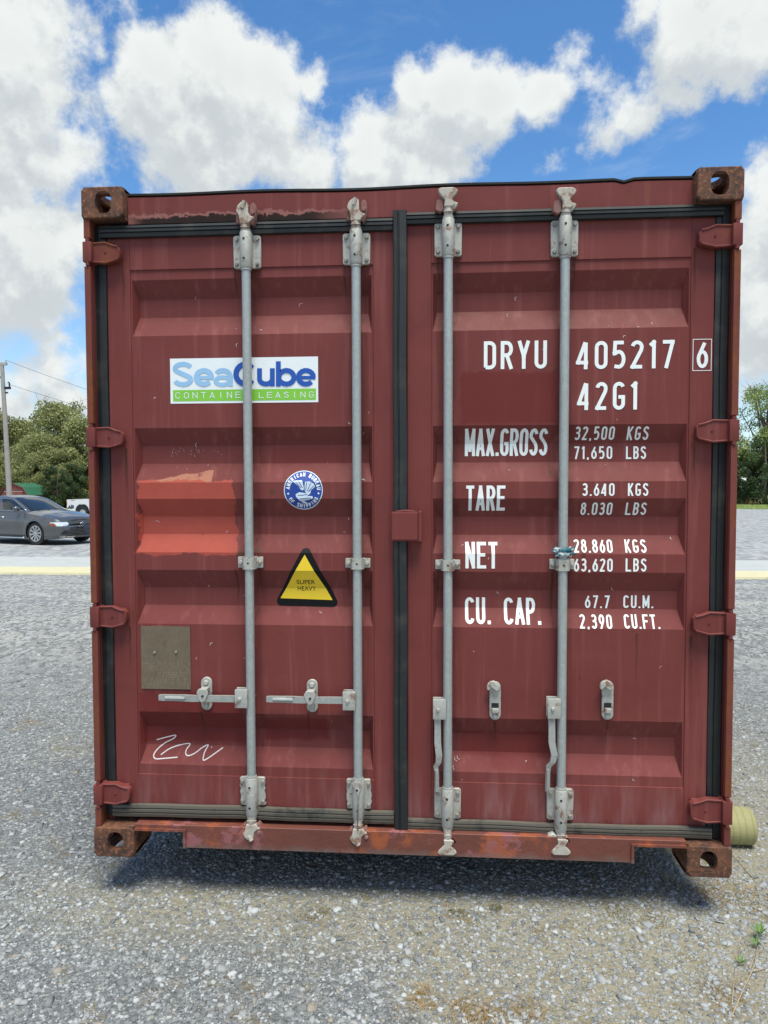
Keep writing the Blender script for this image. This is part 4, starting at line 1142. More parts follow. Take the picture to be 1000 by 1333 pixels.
# faint scrawled scratches above the repair patch
for k in range(26):
    px = 224+random.random()*66; py = random.choice([587, 588, 590, 605, 607])+random.uniform(-5, 5); x, z = face(px, py, D_IN if py < 600 else D_PN)
    a = random.uniform(-1.2, 1.2); l = random.uniform(.004, .014)
    scr += [[(v.x, v.y) for v in q] for q in stroke_polys([(x, z), (x+l*.4*math.sin(a), z+l*.7*math.cos(a))], .0004)]
for k in range(60):
    px = random.choice([random.uniform(180, 480), random.uniform(570, 885)]); py = random.uniform(370, 1020); x, z = face(px, py, .08)
    a = random.uniform(-1.5, 1.5); l = random.uniform(.002, .012)
    scr += [[(v.x, v.y) for v in q] for q in stroke_polys([(x, z), (x+l*math.sin(a), z+l*math.cos(a)), (x+l*math.sin(a+.5)*1.6, z+l*1.5*math.cos(a+.5))], random.uniform(.0004, .0009))]
conform(scr, 'scratches', M['chalk'], box_root, .0009)['kind'] = 'stuff'

# ------------------------------------------------------------------ small things on the doors
rag = MB(); rx, rz_ = rod_x[3], face(735, 719, .015)[1]
for k in range(5):
    a0 = random.uniform(-.3, .3); pts = []
    for j in range(9):
        t = j/8*math.pi*1.15 - .3; pts.append((rx + .0255*math.cos(math.pi-t+a0*.2)*1.05, DR - .024*math.sin(t), rz_ + random.uniform(-.006, .006) + (k-2)*.005))
    rag.tube(pts, [random.uniform(.004, .0075) for _ in pts], 7)
for (dx, dz, l) in ((-.03, .004, .03), (-.026, .010, .022), (.028, .012, .016), (.03, -.004, .018)):
    rag.tube([(rx+dx*.8, .012, rz_+dz*.4), (rx+dx*1.2, .006, rz_+dz), (rx+dx*1.25+(l*.4 if dx > 0 else -l*.4), .008, rz_+dz*2+random.uniform(-.008, .004))], [.005, .0045, .0015], 6)
M['rag'] = mat('teal_rag', lambda T, p: setc(T, p, T.mix(T.ss(T.noise(T.co, 55, 3, .6), .45, .58), (0.02, 0.12, 0.16, 1), (0.50, 0.54, 0.55, 1))), Roughness=.9)
o = rag.done('cloth_tie', M['rag'], None, smooth=True); o.location = (0, 0, GAP)
tag(o, 'teal and white rag knotted round the rightmost locking rod above its middle guide', 'rag')
zt_ = MB(); zx = rod_x[1]; za_, zb3 = face(466, 1019, 0)[1], face(466, 1082, 0)[1]
zt_.tube([(zx-.020, .006, za_), (zx-.014, .003, za_-.02), (zx+.001, .001, za_-.05), (zx+.003, .002, za_-.09), (zx, .0, zb3)], .0016, 6)
zt_.tube([(zx+.016, .005, za_), (zx+.015, .002, za_-.02), (zx+.004, .001, za_-.052), (zx-.003, .001, za_-.11), (zx+.002, .0, zb3)], .0016, 6)
zt_.tube([(zx-.020, .006, za_), (zx-.010, .002, za_+.008), (zx+.008, .002, za_+.007), (zx+.016, .005, za_)], .0016, 6)
o = zt_.done('wire_tie', M['bolt'], None, smooth=True); o.location = (0, 0, GAP)
tag(o, 'thin loop of wire hanging on the bottom bracket of the second locking rod', 'wire')

# ------------------------------------------------------------------ timbers below the container
def wood_fn(c1, c2, ring):
    def fn(T, p):
        xyz = T.sep(T.co)
        g = T.noise(T.v('MULTIPLY', T.co, (3, 40, 40)), 1, 5, .6)
        c = T.mix(g, (*c1, 1), (*c2, 1))
        band = T.m('SINE', T.m('MULTIPLY_ADD', xyz[0], 210.0, T.m('MULTIPLY', T.noise(T.co, 14, 3, .5), 5.0)))
        c = T.mix(T.m('MULTIPLY', T.ss(band, .5, 1.0), ring), c, tuple(x*.6 for x in c1)+(1,))
        setc(T, p, c); T.l.new(T.bump(g, .3, .003), p.inputs['Normal'])
    return fn
M['timber'] = mat('treated_pine', wood_fn((0.25, 0.235, 0.10), (0.37, 0.345, 0.17), .35), Roughness=.8)
pe = face(988, 1072, .52)[0]
for k, (yc, rr, x0, x1, lb) in enumerate(((.52+.082, .0815, -1.1, pe, 'round yellowish treated post sticking out under the right side of the container'),
                                         (L-.9, .145, -1.25, 1.25, 'thick round post under the far end of the container'))):
    zg = gz(yc); rr = (GAP-.001+(0.03 if k == 0 else .03)-zg)/2 - .016
    mb = MB(); nn = 24; pts = []
    for j in range(nn+1):
        x = x0+(x1-x0)*j/nn; pts.append((x-x0, 0, 0))
    pts = pts[:-1] + [(x1-x0-.006, 0, 0), (x1-x0, 0, 0)]
    mb.tube(pts, [rr*(1+.006*math.sin(j*1.7)) for j in range(len(pts)-1)]+[rr-.006], 40)
    o = mb.done('timber_post', M['timber'], None, smooth=True, angle=50, loc=(x0, yc, zg+rr-.002)); tag(o, lb, 'timber post')

# ------------------------------------------------------------------ ground
def ground_fn(T, p):
    co = T.node('ShaderNodeNewGeometry', out=0); xyz = T.sep(co)
    flatc = T.comb(xyz[0], xyz[1], 0.0)
    dist = T.v('DISTANCE', flatc, (CX, CY, 0), out=1)
    warp = T.v('ADD', flatc, T.v('SCALE', T.noise(flatc, 40, 2, .5, col=True), .01))
    # stones of several sizes; small ones fade out with distance by noise filtering
    v1 = T.vor(warp, 95, out=1); e1 = T.vor(warp, 95, out=0)
    v2 = T.vor(warp, 42, out=1); e2 = T.vor(warp, 42, out=0)
    v3 = T.vor(T.v('ADD', warp, (3.1, 1.7, 0)), 210, out=1)
    a = T.sep(v1)[0]; b = T.sep(v2)[1]; c_ = T.sep(v3)[2]
    dark, lt = (0.068, 0.073, 0.077, 1), (0.335, 0.352, 0.358, 1)
    c = T.mix(T.m('POWER', a, 1.4), dark, lt)
    c = T.mix(T.m('MULTIPLY', T.ss(b, .78, .84), T.ss(e2, .55, .35)), c, (0.50, 0.505, 0.49, 1))
    c = T.mix(T.m('MULTIPLY', T.ss(b, .22, .16), T.ss(e2, .55, .35)), c, (0.15, 0.15, 0.145, 1))
    c = T.mix(.35, c, T.mix(c_, (0.09, 0.095, 0.098, 1), (0.37, 0.385, 0.385, 1)))
    # sandy fines between stones, big patches in front of the doors and to the right
    big = T.noise(flatc, 1.1, 6, .62)
    fines = T.m('MULTIPLY', T.ss(T.m('ADD', big, T.m('MULTIPLY', T.ss(xyz[0], -.3, 1.2), .27)), .55, .70), T.ss(xyz[1], 3.0, -.1))
    band = T.m('MULTIPLY', T.ss(T.m('ABSOLUTE', T.m('ADD', xyz[1], T.m('MULTIPLY_ADD', big, .5, -.22))), .36, .05), T.ss(T.m('ABSOLUTE', xyz[0]), 1.9, 1.0))
    fines = T.m('MAXIMUM', fines, T.m('MULTIPLY', band, .85))
    fcol = T.mix(T.noise(flatc, 70, 6, .7), (0.17, 0.152, 0.105, 1), (0.43, 0.395, 0.29, 1))
    c = T.mix(T.m('MULTIPLY', fines, T.ss(T.noise(flatc, 26, 5, .65), .22, .50)), c, fcol)
    # moss and dead grass stains
    ms = T.m('MULTIPLY', T.ss(T.noise(flatc, 5.5, 5, .68), .56, .66), T.ss(xyz[1], 6, -.5))
    c = T.mix(T.m('MULTIPLY', ms, .6), c, T.mix(T.noise(flatc, 50, 3, .6), (0.10, 0.085, 0.03, 1), (0.27, 0.20, 0.09, 1)))
    for (px, py, r_) in ((640, 1325, .16), (555, 1300, .07), (645, 1184, .05), (600, 1190, .05), (410, 1192, .10), (930, 1165, .14), (985, 1185, .10), (850, 1195, .08), (950, 1300, .14), (585, 1190, .04), (40, 940, .12)):
        g_ = ground_at(px, py); dd = T.v('DISTANCE', T.v('MULTIPLY', T.v('ADD', flatc, T.v('SCALE', T.v('SUBTRACT', T.noise(flatc, 16, 4, .65, col=True), (.5, .5, .5)), .22)), (1, 1, 0)), (g_.x, g_.y, 0), out=1)
        c = T.mix(T.m('MULTIPLY', T.ss(dd, r_, r_*.2), T.ss(T.noise(flatc, 60, 4, .7), .35, .6)), c, T.mix(T.noise(flatc, 80, 3, .6), (0.10, 0.075, 0.03, 1), (0.27, 0.19, 0.09, 1)))
    # wheel tracks: pale and brown sweeps further out
    rot = T.node('ShaderNodeMapping', {'Vector': flatc, 'Rotation': (0, 0, R(28)), 'Scale': (.34, 1.3, 1)})
    tr = T.noise(rot, 1.3, 6, .6); far = T.ss(dist, 4.5, 9)
    farc = T.mix(T.ss(tr, .40, .66), (0.18, 0.18, 0.172, 1), (0.42, 0.40, 0.345, 1))
    farc = T.mix(T.m('MULTIPLY', T.ss(T.noise(T.v('MULTIPLY', rot, (1, 2, 1)), 3, 6, .65), .5, .7), .5), farc, (0.21, 0.205, 0.19, 1))
    sp = T.noise(flatc, 22, 5, .8)
    v4 = T.sep(T.vor(T.v('MULTIPLY', flatc, (1, .55, 1)), 26, out=1))[0]
    farc = T.mix(T.ss(v4, .62, .95), farc, (0.46, 0.468, 0.455, 1)); farc = T.mix(T.ss(v4, .40, .10), farc, (0.085, 0.088, 0.088, 1))
    farc = T.mix(T.m('MULTIPLY', T.ss(sp, .40, .68), .45), farc, (0.37, 0.37, 0.35, 1))
    c = T.mix(T.m('MULTIPLY', far, .68), c, farc)
    vf = T.ss(xyz[1], 11.5, 14)
    v5 = T.sep(T.vor(T.v('MULTIPLY', flatc, (1, .35, 1)), 9, out=1))[0]
    far2 = T.mix(T.ss(T.m('ADD', T.m('MULTIPLY', T.m('SUBTRACT', v5, .5), .22), T.noise(T.v('MULTIPLY', flatc, (.7, 1.6, 1)), 3.5, 9, .78)), .32, .68), (0.165, 0.17, 0.175, 1), (0.43, 0.435, 0.43, 1))
    c = T.mix(T.m('MULTIPLY', vf, .8), c, far2)
    gr = T.ss(T.m('ADD', xyz[1], T.m('MULTIPLY', T.noise(flatc, .5, 4, .6), 4)), 57.5, 59.5)
    c = T.mix(gr, c, T.mix(T.noise(flatc, 2.5, 6, .7), (0.12, 0.18, 0.04, 1), (0.27, 0.32, 0.09, 1)))
    setc(T, p, c)
    h = T.m('ADD', T.m('MULTIPLY', e1, -.6), T.m('MULTIPLY', e2, -1.0))
    h = T.m('ADD', h, T.m('MULTIPLY', T.noise(flatc, 160, 5, .7), .6))
    st_ = T.ss(dist, 14, 3)
    nd = T.bump(h, 0.9, .012)
    T.l.new(T.m('MULTIPLY_ADD', st_, .55, .3), nd.node.inputs['Strength'])
    T.l.new(nd, p.inputs['Normal'])
M['ground'] = mat('crushed_stone', ground_fn, Roughness=.88)
gm = MB(); ys = [-60, -30, -12, -6, -4, -3, -2, -1, 0, 1] + [1+.5*k for k in range(1, 8)] + [6, 8, 10, 14, 20, 30, 45, 60, 90, 140, 220, 400, 800]
xs = [-800, -300, -120, -60, -30, -15, -8, -4, -2, 0, 2, 4, 8, 15, 30, 60, 120, 300, 800]
vs = [(x, y, gz(y)) for y in ys for x in xs]; n = len(xs)
gm.add(vs, [(j*n+i, j*n+i+1, (j+1)*n+i+1, (j+1)*n+i) for j in range(len(ys)-1) for i in range(n-1)])
tag(gm.done('ground', M['ground']), kind='structure')

# concrete gutter strip with a yellow painted edge across the lot
def strip(name, y0, y1, m, zoff, hgt=0.0):
    mb = MB(); nseg = 160; vs = []; fs = []
    for i in range(nseg+1):
        x = -40+80*i/nseg; j0 = .03*math.sin(x*3.1)+.02*math.sin(x*7.7); 
        vs += [(x, y0, gz(y0)-.02), (x, y0+.02, gz(y0)+zoff+hgt), (x, y1, gz(y1)+zoff+hgt), (x, y1+.01, gz(y1)-.02)]
    for i in range(nseg):
        for k in range(3): fs.append((i*4+k, i*4+4+k, i*4+5+k, i*4+1+k))
    mb.add(vs, fs); return mb.done(name, m)
yy = [ground_at(60, p).y for p in (748, 740, 725.5)]
def concrete_fn(T, p):
    n = T.noise(T.v('MULTIPLY', T.co, (1, 3, 1)), 2.2, 7, .65)
    c = T.mix(n, (0.33, 0.34, 0.325, 1), (0.50, 0.51, 0.485, 1))
    c = T.mix(T.m('MULTIPLY', T.ss(T.noise(T.v('MULTIPLY', T.co, (2, 9, 1)), 3, 5, .7), .56, .66), .7), c, (0.20, 0.21, 0.21, 1)); setc(T, p, c)
def yellow_fn(T, p):
    c = T.mix(T.noise(T.co, 3, 6, .65), (0.50, 0.45, 0.26, 1), (0.62, 0.57, 0.37, 1))
    c = T.mix(T.m('MULTIPLY', T.ss(T.noise(T.v('MULTIPLY', T.co, (1.5, 5, 1)), 5, 6, .7), .58, .68), .6), c, (0.36, 0.34, 0.26, 1)); setc(T, p, c)
tag(strip('pavement', yy[1], yy[2], mat('pale_concrete', concrete_fn, Roughness=.85), .012), kind='structure')
tag(strip('painted_line', yy[0], yy[1]-.01, mat('worn_yellow_paint', yellow_fn, Roughness=.8), .016, .02), kind='structure')

# loose stones lying on the lot near the camera
def stone_field(n, rmin, rmax, amin, amax, smed, smin, smax):
    # uniform by area in a fan in front of the camera
    r = np.sqrt(rng.uniform(rmin**2, rmax**2, n)); a = rng.uniform(R(amin), R(amax), n)
    X = CX + r*np.sin(a); Y = CY + r*np.cos(a)
    s = np.clip(smed*np.exp(rng.normal(0, .42, n)), smin, smax)
    keep = ~((Y > .9) & (np.abs(X) < 1.2))
    return X[keep], Y[keep], s[keep]
big_ = stone_field(300, 1.8, 3.4, -45, 45, .011, .008, .019)
parts = [big_, stone_field(52000, 1.75, 3.3, -52, 52, .0045, .0018, .019), stone_field(42000, 3.3, 6.0, -50, 50, .0058, .003, .018), stone_field(16000, 6.0, 11.0, -46, 46, .009, .005, .020)]
X = np.concatenate([p[0] for p in parts]); Y = np.concatenate([p[1] for p in parts]); S = np.concatenate([p[2] for p in parts])
n = len(X)
base = np.array([[-1,-1,-.6],[1,-.8,-.6],[.9,1,-.6],[-1,.9,-.6],[-.7,-.6,.55],[.6,-.7,.6],[.7,.5,.6],[-.5,.7,.5]])
V = base[None] * (1 + rng.normal(0, .24, (n, 8, 3)))
sc3 = np.stack([S*rng.uniform(.75, 1.25, n), S*rng.uniform(.6, 1.0, n), S*rng.uniform(.35, .75, n)], 1)
V = V * sc3[:, None, :]
ang = rng.uniform(0, 2*np.pi, n); tl = rng.normal(0, .3, n)
ct, st_ = np.cos(tl), np.sin(tl); y_, z_ = V[:, :, 1]*ct[:, None]-V[:, :, 2]*st_[:, None], V[:, :, 1]*st_[:, None]+V[:, :, 2]*ct[:, None]
V[:, :, 1] = y_; V[:, :, 2] = z_
ca, sa = np.cos(ang), np.sin(ang); x_, y_ = V[:, :, 0]*ca[:, None]-V[:, :, 1]*sa[:, None], V[:, :, 0]*sa[:, None]+V[:, :, 1]*ca[:, None]
V[:, :, 0] = x_ + X[:, None]; V[:, :, 1] = y_ + Y[:, None]; V[:, :, 2] += (S*.10)[:, None] + np.array([gz(q) for q in Y])[:, None]
quads = np.array([[0,3,2,1],[4,5,6,7],[0,1,5,4],[1,2,6,5],[2,3,7,6],[3,0,4,7]])
Fq = (quads[None] + (np.arange(n)*8)[:, None, None]).reshape(-1, 4)
tn = rng.beta(1.1, 2.0, n); fz = np.clip((X+.3)/1.6, 0, 1)*((Y > -.75) & (Y < 2)); tn = np.where(rng.uniform(size=n) < fz*.6, .42+.2*tn, tn); tone = np.repeat(tn, 8)
def stone_fn(T, p):
    t = T.node('ShaderNodeAttribute', out=2, attribute_name='tone')
    c = T.mix(T.ss(t, 0, .92), (0.105, 0.112, 0.118, 1), (0.49, 0.51, 0.515, 1))
    c = T.mix(T.m('GREATER_THAN', T.m('FRACT', T.m('MULTIPLY', t, 37.3)), .95), c, (0.30, 0.26, 0.20, 1))
    c = T.mix(T.m('MULTIPLY', T.noise(T.co, 130, 4, .6), .5), c, (0.25, 0.255, 0.25, 1))
    setc(T, p, c)
M['stone'] = mat('loose_stone', stone_fn, Roughness=.85)
o = npmesh('gravel', V.reshape(-1, 3), Fq, M['stone'], color=tone); tag(o, 'loose grey crushed stone lying on the lot', 'gravel', kind='stuff')

# dead grass wisps
def blades(name, spots, m, label, cat, kind, hmul=1.0, droop=.8):
    vs = []; fs = []
    for (x, y, z, cnt, rad, h, w) in spots:
        for _ in range(cnt):
            a = random.uniform(0, 6.28); r_ = rad*math.sqrt(random.random()); px, py = x+r_*math.cos(a), y+r_*math.sin(a)
            b = random.uniform(0, 6.28); hh = h*random.uniform(.5, 1.2)*hmul; ln = droop*random.uniform(.4, 1.3)
            w_ = w*random.uniform(.6, 1.3); nx, ny = -math.sin(b)*w_, math.cos(b)*w_; o_ = len(vs)
            for t in (0, .35, .7, 1.0):
                q = hh*ln*t*t*1.2; zz = z + hh*(t-.45*ln*t*t)*.9 + .001; k = 1-t*.85
                vs += [(px+q*math.cos(b)-nx*k, py+q*math.sin(b)-ny*k, zz), (px+q*math.cos(b)+nx*k, py+q*math.sin(b)+ny*k, zz)]
            for t in range(3): fs.append((o_+2*t, o_+2*t+1, o_+2*t+3, o_+2*t+2))
    o = npmesh(name, vs, fs, m); return tag(o, label, cat, kind=kind)
def leafm(name, a, b, sc=30, trans=.25):
    def fn(T, p):
        c = T.mix(T.noise(T.co, sc, 3, .6), (*a, 1), (*b, 1)); setc(T, p, c)
    return mat(name, fn, Roughness=.65)
M['straw'] = leafm('dead_straw', (0.22, 0.12, 0.035), (0.46, 0.30, 0.12)); M['moss'] = leafm('low_moss', (0.06, 0.07, 0.02), (0.19, 0.17, 0.06))
sp = []
def gp(px, py): 
    g = ground_at(px, py); return g.x, g.y, g.z
for (px, py, c, r_, h) in ((615, 1322, 150, .07, .026), (690, 1318, 70, .05, .024), (560, 1240, 16, .03, .02), (540, 1310, 45, .03, .02), (550, 1290, 40, .03, .02), (690, 1290, 14, .05, .018), (585, 1180, 16, .03, .018), (520, 1322, 14, .04, .02), (640, 1330, 30, .06, .022),
                           (330, 1245, 8, .02, .02), (915, 1165, 60, .06, .03), (950, 1155, 50, .09, .035), (985, 1165, 40, .06, .035), (875, 1150, 24, .05, .02), (960, 1290, 24, .06, .025), (300, 1270, 6, .02, .015), (70, 940, 20, .1, .03), (35, 930, 20, .1, .03), (655, 1185, 10, .04, .015), (760, 1260, 10, .08, .015)):
    sp.append((*gp(px, py), c, r_, h, .0013))
for k in range(120):
    px = random.uniform(150, 1000); py = random.uniform(1160, 1330); sp.append((*gp(px, py), 3, .02, random.uniform(.015, .035), .0009))
blades('dead_grass', sp, M['straw'], 'wisps of dead straw coloured grass among the stones', 'dead grass', 'stuff')
sp = []
for (px, py, c, r_) in ((645, 1183, 200, .025), (600, 1190, 160, .03), (590, 1187, 60, .02), (545, 1217, 60, .018), (805, 1188, 200, .05), (400, 1190, 100, .05), (320, 1172, 40, .012), (425, 1188, 100, .03), (880, 1155, 260, .06), (940, 1160, 260, .09), (850, 1200, 60, .05), (990, 1180, 120, .08), (700, 1320, 60, .06), (920, 1290, 60, .05)):
    sp.append((*gp(px, py), c, r_, .009, .0011))
blades('moss', sp, M['moss'], 'low olive moss tufts in front of the container', 'moss', 'stuff')

# weeds at the lower right: stalk with narrow green leaves
M['weedleaf'] = leafm('weed_leaf', (0.05, 0.12, 0.02), (0.14, 0.26, 0.05)); M['stalk'] = leafm('dry_stalk', (0.26, 0.20, 0.12), (0.46, 0.38, 0.26))
def weed(px, py, stalks, tufts, label):
    g = ground_at(px, py); root = empty('weed', g); tag(root, label, 'weed', 'weeds at the lower right')
    mb = MB()
    for s in stalks:
        pts = [ground_at(*q[:2])-g + Vector((0, 0, q[2])) for q in s]; mb.tube(pts, [.0022]*(len(pts)-1)+[.0010], 6)
    if stalks: mb.done('stem', M['stalk'], root, smooth=True)
    for (tx, ty, z, n_, l) in tufts:
        c = ground_at(tx, ty)-g + Vector((0, 0, z)); mb = MB()
        for k in range(n_):
            a = 2*math.pi*k/n_+random.uniform(-.2, .2); up = random.uniform(.75, 1.5); ll = l*random.uniform(.7, 1.1)
            d = Vector((math.cos(a), math.sin(a), up)).normalized(); side = d.cross(Vector((0, 0, 1))).normalized(); wd = ll*.10
            m1 = c+d*ll*.5+Vector((0, 0, .002)); tip = c+d*ll
            mb.add([c, m1-side*wd, tip, m1+side*wd, m1-Vector((0, 0, wd*.5))], [(0, 1, 4), (0, 4, 3), (1, 2, 4), (4, 2, 3)])
        mb.done('leaf_tuft', M['weedleaf'], root)
weed(955, 1325, [[(952, 1325, .002), (968, 1290, .008), (983, 1260, .012), (988, 1225, .016)], [(953, 1310, .002), (957, 1262, .006)], [(975, 1268, .006), (1000, 1262, .006)]], [(989, 1222, .014, 12, .050), (985, 1235, .008, 7, .04)], 'taller weed with bent dry stem by the right edge')
weed(963, 1258, [[(962, 1258, .003), (972, 1222, .006)], [(976, 1262, .003), (985, 1240, .006)]], [(964, 1256, .004, 8, .040)], 'small weed with pointed green leaves left of the bent stem')
sk = MB()
for q in ([(920, 1105), (955, 1135)], [(940, 1100), (985, 1150)], [(905, 1140), (940, 1128)], [(880, 1165), (918, 1190)]):
    a, b = ground_at(*q[0]), ground_at(*q[1]); sk.tube([a+Vector((0, 0, .003)), (a+b)/2+Vector((.004, 0, .010)), b+Vector((0, 0, .003))], .0014, 5)
tag(sk.done('dry_twig', M['stalk']), 'thin dry twigs lying beside the right bottom corner', 'twigs', kind='stuff')

# ------------------------------------------------------------------ parked car
def car():
    M['car'] = mat('metallic_grey_paint', lambda T, p: setc(T, p, T.mix(T.noise(T.co, 900, 2, .5), (0.085, 0.088, 0.093, 1), (0.135, 0.139, 0.145, 1))), Roughness=.28, Metallic=.55, Coat_Weight=.8, Coat_Roughness=.04)
    M['glass'] = simple('tinted_glass', (0.012, 0.016, 0.018), .03, var=.05); M['glass'].node_tree.nodes['Principled BSDF'].inputs['Specular IOR Level'].default_value = .9
    M['chrome'] = simple('chrome_trim', (0.72, 0.74, 0.76), .15, 1.0, var=.05)
    M['plastic'] = simple('dark_plastic', (0.015, 0.016, 0.018), .45)
    M['tyre'] = simple('tyre_rubber', (0.018, 0.018, 0.019), .85); M['rim'] = simple('alloy_rim', (0.50, 0.51, 0.52), .3, .8, var=.05)
    M['lamp'] = simple('clear_lamp', (0.70, 0.74, 0.78), .08, .3, var=.1); M['amber'] = simple('amber_lamp', (0.62, 0.13, 0.04), .2)
    g = ground_at(50, 709.5); heading = R(-20)
    root = empty('parked_car', (0, 0, 0)); tag(root, 'dark grey sedan parked on the gravel left of the container', 'car')
    wb, tr, wr = 1.41, .80, .335
    # plan outline (x, half width) from tail to nose
    th = np.linspace(0, math.pi/2, 26); nose = [(1.55+.83*math.sin(t)**.9, .915*max(0, math.cos(t))**.42) for t in th]
    tail = [(-1.75-.73*math.cos(t), .905*max(0, math.sin(t))**.38) for t in th]
    mid = [(x, .905+.012*math.cos(x*1.2)) for x in np.linspace(-1.72, 1.52, 120)]
    OUT = tail + mid + nose[1:]
    def ztop(x): return float(np.interp(x, [-2.5, -2.3, -1.6, -.9, .2, 1.0, 1.6, 2.1, 2.30, 2.38], [.86, .96, 1.0, .965, .94, .925, .86, .765, .70, .66]))
    def crown(x): return float(np.interp(x, [-2.5, -2.2, -1.2, .9, 1.6, 2.2, 2.38], [0.0, .06, .07, .085, .095, .06, .0]))
    def zbot(x): return float(np.interp(x, [-2.5, -2.0, -1.4, 1.4, 2.0, 2.4], [.30, .22, .17, .17, .18, .21]))
    VZ = np.linspace(0, 1, 26)
    def wall(u, v, off=0.0):
        x, w = OUT[u]; z0, z1 = zbot(x), ztop(x); z = z0+(z1-z0)*v
        a = OUT[max(u-1, 0)]; b = OUT[min(u+1, len(OUT)-1)]; t = Vector((b[0]-a[0], b[1]-a[1])); t.normalize(); nx, ny = -t.y, t.x
        if ny < 0 and w > .2: nx, ny = -nx, -ny
        if u > len(OUT)//2 and nx < 0: nx = -nx
        if u < len(OUT)//2 and nx > 0: nx = -nx
        side = abs(ny); ins = 0.0
        ins += .035*max(0, (v-.62)/.38)**2 + .05*max(0, (.22-v)/.22)**2 + side*(.012*math.sin(v*math.pi*2.2))
        if x > 1.9: ins += (1-side)*(.16*max(0, (v-.55)/.45)**1.6 + .03*max(0, (.3-v)/.3))
        # flared arches
        for cx in (wb, -wb):
            r = math.hypot(x-cx, z-wr); ins -= side*.022*math.exp(-((r-.40)/.07)**2)
        return (x - nx*ins + nx*off, w - ny*ins + ny*off, z)
    nU = len(OUT); nV = len(VZ); body = MB()
    for sy in (1, -1):
        vs = [wall(u, v) for u in range(nU) for v in VZ]; fs = []; vs = [list(p) for p in vs]
        for p in vs:                      # pull vertices near the arch on to it
            for cx in (wb, -wb):
                r = math.hypot(p[0]-cx, p[2]-wr)
                if .30 < r < .385 and abs(p[1]) > .5: k = .372/r; p[0] = cx+(p[0]-cx)*k; p[2] = wr+(p[2]-wr)*k
        for u in range(nU-1):
            for v in range(nV-1):
                q = (u*nV+v, (u+1)*nV+v, (u+1)*nV+v+1, u*nV+v+1); cxm = sum(vs[i][0] for i in q)/4; czm = sum(vs[i][2] for i in q)/4
                if any(math.hypot(cxm-c, czm-wr) < .362 for c in (wb, -wb)) and abs(vs[q[0]][1]) > .5: continue
                fs.append(q if sy > 0 else q[::-1])
        body.add([(x, y*sy, z) for x, y, z in vs], fs)
        vs = []; fs = []; nK = 9
        for u in range(nU):
            e = wall(u, 1.0)
            for k in range(nK+1):
                t = 1-k/nK; y = e[1]*t; zc = crown(e[0]); crease = .012*math.exp(-((t-.72)/.07)**2) if e[0] > .9 else 0
                vs.append((e[0], y*sy, e[2] + zc*(1-t**2.2) + crease - (.004 if k == 0 else 0)*0))
        for u in range(nU-1):
            for k in range(nK): q = (u*(nK+1)+k, (u+1)*(nK+1)+k, (u+1)*(nK+1)+k+1, u*(nK+1)+k+1); fs.append(q if sy > 0 else q[::-1])
        body.add(vs, fs)
    body.done('body', M['car'], root, smooth=True, angle=40)
    # cabin: belt outline to roof outline
    N = 64
    def ringpt(t, x0, x1, w, p):
        c, s = math.cos(t), math.sin(t); return (x0+x1)/2 + (x1-x0)/2*math.copysign(abs(c)**(2/p), c), w*math.copysign(abs(s)**(2/p), s)
    lv = [(.93, -2.02, 1.22, .84, 4.2), (.99, -1.86, 1.05, .825, 4.2), (1.10, -1.62, .80, .785, 4.2), (1.22, -1.35, .53, .735, 4.2), (1.32, -1.10, .28, .685, 4.1), (1.385, -.88, .08, .63, 3.8), (1.425, -.62, -.12, .52, 3.0), (1.44, -.40, -.28, .30, 2.4), (1.445, -.33, -.31, .02, 2)]
    cab = MB(); vs = []; fs = []; T_ = [2*math.pi*(k+.5)/N for k in range(N)]
    for z, x0, x1, w, p in lv:
        for t in T_: x, y = ringpt(t, x0, x1, w, p); vs.append((x, y, z))
    for j in range(len(lv)-1):
        for k in range(N): fs.append((j*N+k, j*N+(k+1) % N, (j+1)*N+(k+1) % N, (j+1)*N+k))
    cab.add(vs, fs); cab.done('cabin', M['car'], root, smooth=True, angle=50)
    def cabpt(t, z, off):
        zs = [l[0] for l in lv]; x0, x1, w, p = [float(np.interp(z, zs, [l[i] for l in lv])) for i in (1, 2, 3, 4)]
        x, y = ringpt(t, x0, x1, w, p); xc = (x0+x1)/2; d = Vector((x-xc, y*2.2, 0)).normalized()
        return (x+d.x*off, y+d.y*off, z+off*.4)
    def pane(ta, tb, za, zb, name, m, off=.006, nt=16, nz=6, sl=0):
        mb = MB(); vs = []
        for j in range(nz+1):
            z = za+(zb-za)*j/nz
            for i in range(nt+1):
                t = ta[0]+(ta[1]-ta[0])*j/nz; t2 = tb[0]+(tb[1]-tb[0])*j/nz; vs.append(cabpt(t+(t2-t)*i/nt, z, off))
        mb.add(vs, [(j*(nt+1)+i, j*(nt+1)+i+1, (j+1)*(nt+1)+i+1, (j+1)*(nt+1)+i) for j in range(nz) for i in range(nt)])
        return mb.done(name, m, root, smooth=True)
    pane((-.62, -.58), (.62, .58), .985, 1.375, 'windscreen', M['glass'])
    pane((math.pi-.6, math.pi-.55), (math.pi+.6, math.pi+.55), 1.01, 1.36, 'rear_window', M['glass'])
    for sg in (1, -1):
        a = lambda t: sg*t
        pane((a(.80), a(.86)), (a(1.50), a(1.50)), 1.0, 1.345, 'side_window', M['glass'], .004)
        pane((a(1.58), a(1.57)), (a(2.36), a(2.30)), 1.0, 1.345, 'side_window', M['glass'], .004)
        ch = MB(); pts = [cabpt(a(.74+(2.44-.74)*k/24), .992, .008) for k in range(25)]; ch.tube(pts, .010, 6)
        pts = [cabpt(a(.78+(.06)*k/8), .99+(.36)*k/8, .010) for k in range(9)] + [cabpt(a(.88+(2.28-.88)*k/20), 1.352, .008) for k in range(21)]; ch.tube(pts, .009, 6)
        ch.done('window_trim', M['chrome'], root, smooth=True)
